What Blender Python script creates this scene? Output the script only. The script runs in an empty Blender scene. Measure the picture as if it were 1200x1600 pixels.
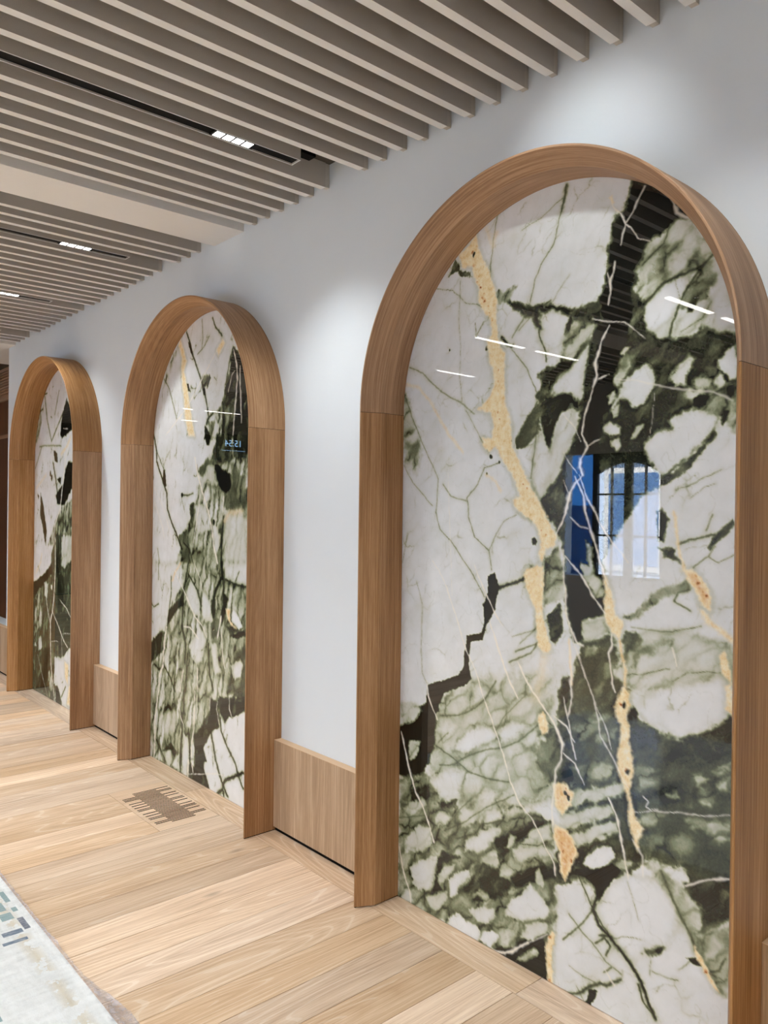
import bpy, math, random
import numpy as np
from mathutils import Vector, Matrix

# ---------------------------------------------------------------- camera, world, sun, exposure
scene = bpy.context.scene
COL = scene.collection
CAM_H = 1.55
F_PX, YAW, PITCH, ROLL = 1224.14, 0.71768, -0.0035, 0.0124

def cam_axes():
    cy, sy = math.cos(YAW), math.sin(YAW); cp, sp = math.cos(PITCH), math.sin(PITCH)
    cr, sr = math.cos(ROLL), math.sin(ROLL)
    r = Vector((cy, -sy, 0)); d = Vector((sy, cy, 0)); u = Vector((0, 0, 1))
    fwd = d * cp + u * sp; up = u * cp - d * sp
    return r * cr + up * sr, up * cr - r * sr, fwd
_r, _u, _f = cam_axes()
cam_data = bpy.data.cameras.new('camera')
cam_data.sensor_fit = 'VERTICAL'; cam_data.sensor_height = 32.0
cam_data.lens = 32.0 * F_PX / 1600.0
cam_data.clip_start = 0.02
cam = bpy.data.objects.new('camera', cam_data); COL.objects.link(cam)
M = Matrix.Identity(4)
for i in range(3):
    M[i][0], M[i][1], M[i][2] = _r[i], _u[i], -_f[i]
M[2][3] = CAM_H
cam.matrix_world = M
scene.camera = cam

scene.view_settings.view_transform = 'Standard'
scene.view_settings.look = 'None'
scene.view_settings.gamma = 1.0
scene.view_settings.use_curve_mapping = False
scene.view_settings.exposure = -0.08
scene.cycles.max_bounces = 8
scene.cycles.diffuse_bounces = 5
scene.cycles.sample_clamp_indirect = 6.0
scene.cycles.caustics_reflective = False
scene.cycles.caustics_refractive = False
scene.cycles.blur_glossy = 0.5

world = bpy.data.worlds.new('world'); scene.world = world
world.use_nodes = True
wn = world.node_tree; wn.nodes.clear()
w_out = wn.nodes.new('ShaderNodeOutputWorld'); w_bg = wn.nodes.new('ShaderNodeBackground')
w_tc = wn.nodes.new('ShaderNodeTexCoord'); w_sep = wn.nodes.new('ShaderNodeSeparateXYZ')
w_rmp = wn.nodes.new('ShaderNodeValToRGB')
w_rmp.color_ramp.elements[0].position = 0.0; w_rmp.color_ramp.elements[0].color = (0.82, 0.91, 1.0, 1)
w_rmp.color_ramp.elements[1].position = 0.8; w_rmp.color_ramp.elements[1].color = (0.22, 0.45, 0.9, 1)
wn.links.new(w_tc.outputs['Generated'], w_sep.inputs[0]); wn.links.new(w_sep.outputs[2], w_rmp.inputs[0])
wn.links.new(w_rmp.outputs[0], w_bg.inputs[0]); w_bg.inputs[1].default_value = SKY_STRENGTH = 12.0
wn.links.new(w_bg.outputs[0], w_out.inputs[0])

sun_data = bpy.data.lights.new('sun', 'SUN'); sun_data.energy = 130.0; sun_data.angle = 0.01
sun_data.color = (1.0, 0.95, 0.88)
sun = bpy.data.objects.new('sun', sun_data); COL.objects.link(sun)
sun.rotation_euler = Vector((-0.75, 0.35, -0.75)).to_track_quat('-Z', 'Y').to_euler()

# ---------------------------------------------------------------- dimensions (metres)
X_FRONT, X_WALL, X_SLAB = 1.9255, 2.1274, 2.118      # arch lip, wall face, marble face
X_BASE, BASE_H = 2.0858, 0.437
ARCH_R, ARCH_Z, SPRING_Z = 0.740, 1.932, 1.9255
ARCH_Y = [1.6165, 3.911, 6.2025]
Z_SLAT, SLAT_H, X_SLAT_END = 2.989, 0.111, 2.100
Z_CEIL = Z_SLAT + SLAT_H
X_OPP, Y_BACK, Y_END = -3.5, -2.4, 14.2
Y_WALL_END = 7.70
rng = random.Random(7)

# ---------------------------------------------------------------- helpers
def empty(name, loc=(0, 0, 0)):
    o = bpy.data.objects.new(name, None); COL.objects.link(o); o.location = loc
    o.empty_display_size = 0.1
    return o

def tag(o, label=None, cat=None, group=None, kind=None):
    if label: o['label'] = label
    if cat: o['category'] = cat
    if group: o['group'] = group
    if kind: o['kind'] = kind
    return o

class MB:
    """collects vertices, faces and uv (metres: u along the grain)"""
    def __init__(s): s.v, s.f, s.uv, s.mi = [], [], [], []
    def quad(s, pts, uvs=None, mi=0):
        b = len(s.v); s.v += [tuple(p) for p in pts]; s.f.append(tuple(range(b, b + len(pts))))
        s.uv.append(uvs if uvs else [(p[0], p[1]) for p in pts]); s.mi.append(mi)
    def box(s, x0, x1, y0, y1, z0, z1, grain=0, off=(0, 0), mi=0, skip=()):
        P = [(x0, y0, z0), (x1, y0, z0), (x1, y1, z0), (x0, y1, z0), (x0, y0, z1), (x1, y0, z1), (x1, y1, z1), (x0, y1, z1)]
        F = {'z0': (0, 3, 2, 1), 'z1': (4, 5, 6, 7), 'y0': (0, 1, 5, 4), 'x1': (1, 2, 6, 5), 'y1': (2, 3, 7, 6), 'x0': (3, 0, 4, 7)}
        a, c = [k for k in (0, 1, 2) if k != grain]
        for k, f in F.items():
            if k in skip: continue
            pts = [P[i] for i in f]
            s.quad(pts, [(p[grain] + off[0], p[a] + p[c] * 1.0 + off[1]) for p in pts], mi)
    def build(s, name, mat, parent=None, smooth=False, loc=None, bevel=0):
        me = bpy.data.meshes.new(name); me.from_pydata(s.v, [], s.f)
        uvl = me.uv_layers.new(name='UVMap'); flat = [c for f in s.uv for uv in f for c in uv]
        uvl.data.foreach_set('uv', flat)
        mats = mat if isinstance(mat, (list, tuple)) else [mat]
        for m_ in mats: me.materials.append(m_)
        if len(mats) > 1: me.polygons.foreach_set('material_index', s.mi)
        if smooth: me.polygons.foreach_set('use_smooth', [True] * len(s.f))
        me.update()
        o = bpy.data.objects.new(name, me); COL.objects.link(o)
        if parent: o.parent = parent
        if loc: o.location = loc
        return o

def boxobj(name, mat, b, parent=None, grain=0, off=(0, 0), loc=None):
    m = MB(); m.box(*b, grain=grain, off=off); return m.build(name, mat, parent, loc=loc)

class NT:
    def __init__(s, name):
        s.m = bpy.data.materials.new(name); s.m.use_nodes = True; s.t = s.m.node_tree; s.t.nodes.clear()
        s.out = s.n('OutputMaterial'); s.b = s.n('BsdfPrincipled'); s.l(s.b.outputs[0], s.out.inputs[0])
    def n(s, t, **kw):
        x = s.t.nodes.new('ShaderNode' + t)
        for k, v in kw.items(): setattr(x, k, v)
        return x
    def l(s, a, b): s.t.links.new(a, b)
    def val(s, node, **kw):
        for k, v in kw.items(): node.inputs[k].default_value = v
        return node
    def math(s, op, a, b=None, c=None, clamp=False):
        x = s.n('Math', operation=op); x.use_clamp = clamp
        for i, q in enumerate((a, b, c)):
            if q is None: continue
            if isinstance(q, (int, float)): x.inputs[i].default_value = q
            else: s.l(q, x.inputs[i])
        return x.outputs[0]
    def mix(s, fac, a, b, blend='MIX'):
        x = s.n('Mix', data_type='RGBA', blend_type=blend)
        for i, q in ((0, fac), (6, a), (7, b)):
            if isinstance(q, (int, float)): x.inputs[i].default_value = q
            elif isinstance(q, tuple): x.inputs[i].default_value = (*q, 1) if len(q) == 3 else q
            else: s.l(q, x.inputs[i])
        return x.outputs[2]
    def ramp(s, fac, stops, interp='LINEAR'):
        x = s.n('ValToRGB'); cr = x.color_ramp; cr.interpolation = interp
        while len(cr.elements) < len(stops): cr.elements.new(0.5)
        for e, (p, c) in zip(cr.elements, stops): e.position = p; e.color = (*c, 1)
        s.l(fac, x.inputs[0]); return x.outputs[0]
    def noise(s, vec, scale, detail=2, rough=0.5, dist=0.0, dims='3D'):
        x = s.n('TexNoise', noise_dimensions=dims); s.l(vec, x.inputs['Vector'])
        s.val(x, Scale=scale, Detail=detail, Roughness=rough, Distortion=dist); return x.outputs[0]
    def bump(s, h, strength, dist):
        x = s.n('Bump'); s.l(h, x.inputs['Height']); s.val(x, Strength=strength, Distance=dist)
        s.l(x.outputs[0], s.b.inputs['Normal'])

def srgb(r, g, b):
    f = lambda c: c / 12.92 if c <= 0.04045 else ((c + 0.055) / 1.055) ** 2.4
    return tuple(f(c / 255) for c in (r, g, b))

def paint(name, col, rough=0.6, tex=0.0, scale=60, spec=0.3, var=0.03):
    N = NT(name); tc = N.n('TexCoord'); v = tc.outputs['Object']
    n = N.noise(v, 3.0, 3)
    c1 = tuple(c * (1 - var) for c in col); c2 = tuple(min(1, c * (1 + var)) for c in col)
    N.l(N.ramp(n, [(0.3, c1), (0.7, c2)]), N.b.inputs['Base Color'])
    N.b.inputs['Roughness'].default_value = rough; N.b.inputs['Specular IOR Level'].default_value = spec
    if tex: N.bump(N.noise(v, scale, 3, 0.6), tex, 0.002)
    return N.m

def wood(name, dark, mid, light, scale=1.0, rough=0.5, cathedral=0.5, pale=0.0, knots=False, bump=0.15):
    """oak: u along the grain, v across it (metres, from the uv map); each piece shifts by its own random"""
    N = NT(name); uv = N.n('UVMap'); oi = N.n('ObjectInfo')
    off = N.n('CombineXYZ'); N.l(N.math('MULTIPLY', oi.outputs['Random'], 37.0), off.inputs[0])
    N.l(N.math('MULTIPLY', oi.outputs['Random'], 91.0), off.inputs[1])
    add = N.n('VectorMath', operation='ADD'); N.l(uv.outputs[0], add.inputs[0]); N.l(off.outputs[0], add.inputs[1])
    def st(su, sv):
        m = N.n('VectorMath', operation='MULTIPLY'); N.l(add.outputs[0], m.inputs[0]); m.inputs[1].default_value = (su * scale, sv * scale, 1); return m.outputs[0]
    broad = N.noise(st(0.5, 11), 1.0, 3, 0.55, 0.1)
    rings_src = N.noise(st(0.55, 5.0), 1.0, 1, 0.4, 0.25)
    rings = N.math('FRACT', N.math('MULTIPLY', rings_src, 22.0))
    rings = N.math('ABSOLUTE', N.math('SUBTRACT', N.math('MULTIPLY', rings, 2.0), 1.0))
    streak = N.noise(st(2.2, 150), 1.0, 4, 0.62)
    pores = N.noise(st(22, 650), 1.0, 2, 0.6)
    t = N.math('MULTIPLY_ADD', broad, 0.55, 0.0)
    t = N.math('ADD', t, N.math('MULTIPLY', streak, 0.75))
    t = N.math('ADD', t, N.math('MULTIPLY', N.math('SUBTRACT', rings, 0.5), 0.13 * cathedral))
    t = N.math('ADD', t, N.math('MULTIPLY', N.math('SUBTRACT', pores, 0.5), 0.28))
    col = N.ramp(t, [(0.38, dark), (0.62, mid), (0.86, light)])
    if pale:
        pm = N.math('MULTIPLY', N.math('GREATER_THAN', rings, 0.86), N.math('GREATER_THAN', N.noise(st(1.0, 5), 1.0, 1), 0.5))
        pm = N.math('MULTIPLY', pm, N.math('MULTIPLY', pores, pale))
        col = N.mix(pm, col, (0.9, 0.82, 0.70))
    if knots:
        vo = N.n('TexVoronoi'); N.l(st(1.15, 3.2), vo.inputs['Vector']); N.val(vo, Scale=1.0)
        k = N.math('SUBTRACT', 1.0, N.math('MULTIPLY', vo.outputs['Distance'], 16.0), clamp=True)
        col = N.mix(N.math('MULTIPLY', k, 0.6), col, tuple(c * 0.45 for c in dark))
    rv = N.math('SUBTRACT', oi.outputs['Random'], 0.5)
    hs = N.n('HueSaturation'); N.l(col, hs.inputs['Color'])
    amt = 0.34 if knots else 0.10
    N.l(N.math('MULTIPLY_ADD', rv, amt, 1.0), hs.inputs['Value'])
    r2 = N.math('FRACT', N.math('MULTIPLY', oi.outputs['Random'], 17.3))
    N.l(N.math('MULTIPLY_ADD', N.math('SUBTRACT', r2, 0.5), 0.25, 1.0), hs.inputs['Saturation'])
    N.l(hs.outputs[0], N.b.inputs['Base Color'])
    N.l(N.math('MULTIPLY_ADD', streak, -0.15, rough + 0.08), N.b.inputs['Roughness'])
    N.b.inputs['Specular IOR Level'].default_value = 0.35
    N.bump(N.math('ADD', streak, pores), bump, 0.0006)
    return N.m

def emit(name, col, strength):
    N = NT(name); N.t.nodes.remove(N.b); e = N.n('Emission'); e.inputs[0].default_value = (*col, 1); e.inputs[1].default_value = strength
    N.l(e.outputs[0], N.out.inputs[0]); return N.m

MAT = {
 'cap': paint('end_cap_paint', srgb(196, 190, 180), 0.7, 0.2, 300, 0.2, 0.03),
 'wall': paint('wall_paint', srgb(225, 231, 233), 0.65, 0.08, 90, 0.25, 0.01),
 'opp': paint('opposite_wall_paint', srgb(222, 224, 226), 0.65, 0.05, 90, 0.25, 0.01),
 'slat': paint('baffle_darker_tone', srgb(186, 180, 171), 0.85, 0.5, 420, 0.1, 0.03),  # darker tone for the baffle sides and track housings
 'slat_edge': paint('baffle_paler_tone', srgb(236, 235, 231), 0.6, 0.1, 420, 0.25, 0.02),  # paler tone for the baffle bottoms
 'ceil': paint('ceiling_paint', srgb(92, 86, 78), 0.75, 0.1, 60, 0.2, 0.02),
 'soffit': paint('soffit_paint', srgb(240, 239, 236), 0.7, 0.05, 60, 0.25, 0.01),
 'black': paint('black_channel', (0.004, 0.004, 0.004), 0.5, 0, 1, 0.1, 0.0),
 'gap': paint('shadow_gap_black', (0.01, 0.008, 0.007), 0.8, 0, 1, 0.05, 0.0),
 'white_metal': paint('white_metal_edge', (0.8, 0.8, 0.8), 0.3, 0, 1, 0.5, 0.0),
 'oak': wood('oak_veneer', srgb(112, 77, 47), srgb(156, 116, 78), srgb(190, 151, 112), 1.0, 0.5, 0.35),
 'oak_base': wood('oak_baseboard', srgb(142, 114, 86), srgb(172, 143, 112), srgb(202, 175, 144), 1.0, 0.5, 0.6),
 'oak_edge_lit': paint('oak_edge_lit', srgb(214, 182, 146), 0.5, 0.2, 300, 0.3, 0.04),  # baseboard top edge: light falling on it is put into this paler colour
 'floor': wood('oak_floor', srgb(176, 145, 116), srgb(210, 180, 149), srgb(233, 208, 180), 1.0, 0.45, 0.8, 0.45, True, 0.1),
 'vent_oak': wood('vent_oak', srgb(176, 145, 116), srgb(206, 176, 145), srgb(226, 200, 172), 1.0, 0.45, 0.5, 0.2),
 'dark_wood': wood('dark_panel_wood', srgb(70, 42, 24), srgb(92, 58, 35), srgb(110, 72, 45), 1.0, 0.5, 0.5),
 'pink_wood': wood('light_panel_wood', srgb(130, 96, 72), srgb(162, 126, 98), srgb(182, 146, 116), 1.0, 0.5, 0.5),
 'cell': emit('spot_cell_glow', (1.0, 0.97, 0.93), 9.0),
 'strip': emit('light_strip_glow', (1.0, 0.96, 0.9), 22.0),
}

# ---------------------------------------------------------------- room shell
floor = empty('floor'); tag(floor, kind='structure')
boxobj('subfloor', MAT['gap'], (X_OPP, 3.2, Y_BACK, Y_END, -0.12, -0.014), floor)
wall_right = boxobj('wall_right', MAT['wall'], (X_WALL, 2.42, Y_BACK, Y_WALL_END, 0.0, Z_CEIL + 0.1)); tag(wall_right, kind='structure')
wall_left = empty('wall_left'); tag(wall_left, kind='structure')
wall_back = boxobj('wall_back', MAT['opp'], (X_OPP - 0.2, 2.42, Y_BACK - 0.2, Y_BACK, -0.1, Z_CEIL + 0.1)); tag(wall_back, kind='structure')
wall_front = boxobj('wall_front', MAT['dark_wood'], (X_OPP - 0.2, 4.2, Y_END, Y_END + 0.2, -0.1, Z_CEIL + 0.1)); tag(wall_front, kind='structure')

# left (street) wall: solid pieces around two openings
W1 = (4.36, 5.64, 0.80, 2.22); W2 = (7.52, 8.60, 0.84, 2.16)
def left_piece(y0, y1, z0, z1): boxobj('wall_panel', MAT['opp'], (X_OPP - 0.2, X_OPP, y0, y1, z0, z1), wall_left)
WINS = [(-1.3, -0.3, 0.84, 2.16), (1.2, 2.4, 0.84, 2.16), W1, W2, (10.4, 11.6, 0.84, 2.16)]
yy = Y_BACK
for (a, b, c, d) in WINS:
    left_piece(yy, a, -0.1, Z_CEIL + 0.1); left_piece(a, b, -0.1, c); left_piece(a, b, d, Z_CEIL + 0.1); yy = b
left_piece(yy, Y_END, -0.1, Z_CEIL + 0.1)

# ceiling: plate, baffles (each with a small end cap), one flat soffit panel
ceiling = empty('ceiling'); tag(ceiling, kind='structure')
boxobj('ceiling_plate', MAT['ceil'], (X_OPP - 0.2, 4.2, Y_BACK - 0.2, Y_END + 0.2, Z_CEIL, Z_CEIL + 0.14), ceiling)
T = 0.033
far_edges = [2.594 - 0.122 * k for k in range(0, 40) if k != 13 and 2.594 - 0.122 * k > Y_BACK + 0.1]
far_edges += [2.866, 2.983, 3.105, 3.229, 3.352, 3.472, 4.067, 4.188, 4.312, 4.562, 4.691, 4.815, 4.939, 5.062, 5.185, 5.305, 5.425, 5.543, 5.655,
              5.860, 5.984, 6.107, 6.232, 6.354, 6.477, 6.598, 6.718, 6.838, 7.130, 7.255, 7.383]
y = 8.75
while y < Y_END - 0.1: far_edges.append(y); y += 0.125
slat_me = None
for ye in far_edges:
    if slat_me is None:
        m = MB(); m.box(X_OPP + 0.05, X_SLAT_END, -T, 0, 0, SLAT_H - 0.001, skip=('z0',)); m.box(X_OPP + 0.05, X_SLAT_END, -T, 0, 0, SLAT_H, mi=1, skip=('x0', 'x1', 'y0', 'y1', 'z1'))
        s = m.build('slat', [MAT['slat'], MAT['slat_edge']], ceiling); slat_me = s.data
        c = MB(); c.box(X_SLAT_END, X_WALL - 0.0015, -T + 0.005, -0.005, 0.004, SLAT_H - 0.001)
        e = c.build('end_cap', MAT['cap'], s); cap_me = e.data
    else:
        s = bpy.data.objects.new('slat', slat_me); COL.objects.link(s); s.parent = ceiling
        e = bpy.data.objects.new('end_cap', cap_me); COL.objects.link(e); e.parent = s
    s.location = (0, ye, Z_SLAT)
boxobj('soffit_panel', MAT['soffit'], (X_OPP + 0.02, X_WALL - 0.001, 3.575, 3.885, Z_SLAT, Z_CEIL), ceiling)
boxobj('soffit_panel', MAT['soffit'], (X_OPP + 0.02, X_WALL + 0.9, 7.50, 8.60, Z_SLAT - 0.004, Z_CEIL), ceiling)

# ---------------------------------------------------------------- track lights
FLOOR_FILL = 105
def spot(loc, aim, power, size_deg, blend, parent=None, col=(0.93, 0.97, 1.0), rad=0.02):
    l = bpy.data.lights.new('spot_beam', 'SPOT'); l.energy = power; l.color = col
    l.spot_size = math.radians(size_deg); l.spot_blend = blend; l.shadow_soft_size = rad
    o = bpy.data.objects.new('spot_beam', l); COL.objects.link(o); o.location = loc
    o.rotation_euler = (Vector(aim) - Vector(loc)).to_track_quat('-Z', 'Y').to_euler()
    if parent: o.parent = parent
    return o

def track(yc, label, beam=60.0, strips=True):
    t = empty('track_light', (0, yc, Z_SLAT)); tag(t, label, 'light', 'ceiling track lights')
    xe, x0, h, w = 1.857, X_OPP + 0.06, SLAT_H - 0.001, 0.029
    m = MB()
    m.box(x0, xe, -w - 0.003, -w, 0, h); m.box(x0, xe, w, w + 0.003, 0, h); m.box(xe, xe + 0.003, -w - 0.003, w + 0.003, 0, h)
    m.build('housing', MAT['slat'], t)
    m = MB()
    m.box(x0, xe, -w - 0.0035, -w, -0.0015, 0.0); m.box(x0, xe, w, w + 0.0035, -0.0015, 0.0); m.box(xe, xe + 0.0035, -w - 0.0035, w + 0.0035, -0.0015, 0.0)
    m.build('edge_trim', MAT['white_metal'], t)
    boxobj('channel', MAT['black'], (x0, xe, -w, w, 0.006, 0.03), t)
    mod = boxobj('spot_module', MAT['black'], (1.470, 1.660, -w + 0.004, w - 0.004, 0.0005, 0.0055), t)
    for i in range(4):
        xa = 1.481 + i * 0.0425
        m = MB(); m.quad([(xa, -0.021, -0.0005), (xa, 0.021, -0.0005), (xa + 0.034, 0.021, -0.0005), (xa + 0.034, -0.021, -0.0005)])
        m.build('light_cell', MAT['cell'], mod)
    if strips:
        for a, b in ((-1.24, -0.63), (-2.04, -1.43)):
            boxobj('light_strip', MAT['strip'], (a, b, -0.024, 0.024, -0.001, 0.005), t)
    boxobj('hole_block', MAT['black'], (1.93, 2.01, 0.07, 0.12, SLAT_H - 0.02, SLAT_H - 0.001), t)  # black block standing in for a dark hole in the ceiling
    if beam: spot((1.565, 0, -0.02), (1.565 + 0.30, 0, -2.0), beam, 96, 1.0, t, rad=0.06)
    for xm in (-0.25, -2.35):      # unseen modules added along the track, their spots fill the floor with light
        boxobj('spot_module', MAT['black'], (xm - 0.095, xm + 0.095, -w + 0.004, w - 0.004, 0.0005, 0.0055), t)
        if beam: spot((xm, 0, -0.02), (xm, 0, -2.0), FLOOR_FILL, 130, 0.7, t)
    return t
TRACKS = [(-0.95, 'track light over the near end, behind the camera', 15, True),
          (1.0, 'track light just outside the top of the view, above the largest arch', 42, True),
          (2.7135, 'longest nearest black track light with four white spot cells, between ceiling baffles', 62, True),
          (4.42, 'second black track light, beyond the flat ceiling soffit', 62, True),
          (5.742, 'third black track light, short part showing at left edge', 62, True),
          (6.99, 'farthest thin track light between baffles near wall end', 40, True),
          (10.6, 'track light far beyond the wall end', 0, True), (12.0, 'last track light by the far end wall', 0, True)]
for a in TRACKS: track(*a)
rs = empty('recessed_spot', (1.50, 1.415, Z_SLAT)); tag(rs, 'small recessed spot lamp between baffles above the largest arch, outside the view', 'light')
boxobj('can', MAT['black'], (-0.03, 0.03, -0.02, 0.02, 0.004, 0.07), rs)
m = MB(); m.quad([(-0.02, -0.015, 0.003), (-0.02, 0.015, 0.003), (0.02, 0.015, 0.003), (0.02, -0.015, 0.003)]); m.build('lens', MAT['cell'], rs)
spot((0, 0, -0.03), (0.63, 0.05, -0.42), 12, 75, 1.0, rs)

# ---------------------------------------------------------------- oak arch frames
W_PROFILE = [(X_WALL - 0.0005, 0.0), (X_FRONT + 0.0015, 0.0), (X_FRONT, 0.0015), (X_FRONT, 0.0065), (X_FRONT + 0.0015, 0.008), (X_FRONT + 0.0727, 0.045), (X_WALL - 0.0005, 0.0425)]
def frame_path(mb, path, u0):
    """path: list of (centre-relative y, z, inward normal) swept with the profile"""
    n = len(W_PROFILE); pr = W_PROFILE
    vl = [0.0]
    for i in range(1, n): vl.append(vl[-1] + math.hypot(pr[i][0] - pr[i - 1][0], pr[i][1] - pr[i - 1][1]))
    us = [u0]
    for i in range(1, len(path)):
        us.append(us[-1] + math.hypot(path[i][0] - path[i - 1][0], path[i][1] - path[i - 1][1]))
    ring = lambda P: [(x, P[0] + P[2] * d, P[1] + P[3] * d) for x, d in pr]
    rs = [ring(P) for P in path]
    for i in range(len(path) - 1):
        for j in range(n):
            k = (j + 1) % n
            v1, v2 = vl[j], (vl[k] if k else vl[-1] + 0.04)
            mb.quad([rs[i][j], rs[i][k], rs[i + 1][k], rs[i + 1][j]], [(us[i], v1), (us[i], v2), (us[i + 1], v2), (us[i + 1], v1)])
    for P in (rs[0], rs[-1][::-1]):
        mb.quad(P[::-1], [(p[1] * 0.2, p[0]) for p in P])
def arch_frame(yc, label, k):
    t = empty('arch_frame', (0, yc, 0)); tag(t, label, 'arch', 'oak arch frames on the wall')
    m = MB(); frame_path(m, [(ARCH_R, 0.004, -1, 0), (ARCH_R, SPRING_Z - 0.0008, -1, 0)], k * 3.1); m.build('jamb', MAT['oak'], t)
    m = MB(); frame_path(m, [(-ARCH_R, SPRING_Z - 0.0008, 1, 0), (-ARCH_R, 0.004, 1, 0)], k * 5.7 + 1); m.build('jamb', MAT['oak'], t)
    m = MB(); N_ = 96
    path = [(ARCH_R, SPRING_Z + 0.0008, -1, 0)] + [(ARCH_R * math.cos(a), ARCH_Z + ARCH_R * math.sin(a), -math.cos(a), -math.sin(a)) for a in [math.pi * i / N_ for i in range(N_ + 1)]] + [(-ARCH_R, SPRING_Z + 0.0008, 1, 0)]
    frame_path(m, path, k * 2.3 + 4); o = m.build('arch_head', MAT['oak'], t)
    # dark joint lines and the shadow gap under the posts
    for s in (1, -1):
        for z0, z1, ins in ((0.0, 0.004, 0.0015), (SPRING_Z - 0.0008, SPRING_Z + 0.0008, 0.001)):
            A = sorted((s * (ARCH_R - ins), s * (ARCH_R - 0.0065))); B = sorted((s * (ARCH_R - 0.0065), s * (ARCH_R - 0.041)))
            boxobj('joint', MAT['gap'], (X_FRONT + ins, X_WALL - 0.001, A[0], A[1], z0, z1), t)
            boxobj('joint', MAT['gap'], (X_FRONT + 0.074, X_WALL - 0.001, B[0], B[1], z0, z1), t)
    return t
ALAB = ['largest nearest light oak arch frame standing proud of the wall', 'middle light oak arch frame, behind the floor vent', 'farthest smallest light oak arch frame at the left edge']
for i, yc in enumerate(ARCH_Y): arch_frame(yc, ALAB[i], i)

# ---------------------------------------------------------------- baseboards between the arches
def baseboard(y0, y1, i):
    b = empty('baseboard_right'); tag(b, kind='structure')
    boxobj('panel', MAT['oak_base'], (X_BASE, X_WALL - 0.0005, y0, y1, 0.021, BASE_H - 0.0015), b, grain=2, off=(i * 1.7, i * 0.9))
    boxobj('top_edge', MAT['oak_edge_lit'], (X_BASE, X_WALL - 0.0005, y0, y1, BASE_H - 0.0015, BASE_H), b, grain=1)
    boxobj('shadow_gap', MAT['gap'], (X_BASE + 0.012, X_WALL - 0.0005, y0, y1, 0.0, 0.021), b)
g = 0.0005
baseboard(Y_BACK, ARCH_Y[0] - ARCH_R - g, 0); baseboard(ARCH_Y[0] + ARCH_R + g, ARCH_Y[1] - ARCH_R - g, 1)
baseboard(ARCH_Y[1] + ARCH_R + g, ARCH_Y[2] - ARCH_R - g, 2); baseboard(ARCH_Y[2] + ARCH_R + g, 9.0, 3)

# beyond the wall's end: low wall, timber wall of the next room
low = boxobj('wall_low', MAT['wall'], (X_WALL, 2.26, Y_WALL_END + 0.001, 9.0, 0, BASE_H - 0.002)); tag(low, kind='structure')
far = empty('wall_far'); tag(far, kind='structure')
boxobj('upper_panel', MAT['pink_wood'], (2.6, 2.66, 8.3, 10.6, 2.78, Z_CEIL), far, grain=1)
for k in range(9): boxobj('reed', MAT['pink_wood'], (2.585, 2.6, 8.3, 10.6, 2.80 + k * 0.032, 2.822 + k * 0.032), far, grain=1)
boxobj('cornice', MAT['pink_wood'], (2.57, 2.66, 8.3, 10.6, 2.72, 2.78), far, grain=1)
boxobj('panel', MAT['dark_wood'], (2.6, 2.66, 8.3, 10.6, 2.34, 2.72), far, grain=2)
boxobj('rail', MAT['pink_wood'], (2.59, 2.66, 8.3, 10.6, 2.30, 2.34), far, grain=1)
boxobj('panel', MAT['dark_wood'], (2.6, 2.66, 8.3, 10.6, 0.0, 2.30), far, grain=2)
side = boxobj('wall_side', MAT['wall'], (2.66, 3.2, 10.4, 10.6, 0, Z_CEIL)); tag(side, kind='structure')
outer = boxobj('wall_outer', MAT['opp'], (3.2, 3.4, 7.0, Y_END, -0.1, Z_CEIL)); tag(outer, kind='structure')
outer2 = boxobj('wall_return', MAT['opp'], (2.42, 3.2, 7.50, 7.69, -0.1, Z_CEIL)); tag(outer2, kind='structure')

# ---------------------------------------------------------------- oak floor planks
PW, X_SEAM, GAP = 0.1575, 1.981, 0.0020
VENT = (1.664, 1.978, 3.5005, 3.5005 + 4 * PW - 0.0005)
r0 = 3.5005
n_lo = int((r0 - Y_BACK) / PW); rows = [r0 - n_lo * PW + i * PW for i in range(n_lo + 66)]
rp = random.Random(11)
def plank(x0, x1, y0, y1, name='plank', grain=0):
    off = (rp.uniform(0, 50), rp.uniform(0, 50)); dz = rp.uniform(-0.0003, 0.0)
    m = MB(); m.box(x0 + GAP / 2, x1 - GAP / 2, y0 + GAP / 2, y1 - GAP / 2, -0.014, dz, grain=grain, off=off, skip=('z0',)); m.build(name, MAT['floor'], floor)
for y in rows:
    if y + PW > Y_END: break
    x1 = X_SEAM
    if VENT[2] - 0.01 < y + PW / 2 < VENT[3] + 0.01: x1 = VENT[0] - 0.0005
    xs = [x1]; x = x1 - rp.uniform(1.4, 2.3)
    while x > X_OPP + 0.5: xs.append(x); x -= rp.uniform(1.9, 2.4)
    xs.append(X_OPP)
    for a, b in zip(xs[1:], xs[:-1]): plank(a, b, y, y + PW)
y = Y_BACK
for L in (1.9, 2.1, 2.3, 1.55, 2.2, 2.4, 2.2, 1.9):
    y2 = min(y + L, Y_END); plank(X_SEAM, X_WALL, y, y2, 'border_plank', 1); y = y2
for k in range(12): plank(X_WALL + 0.0, 3.2, 7.70 + k * 0.5, 8.2 + k * 0.5)

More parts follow.
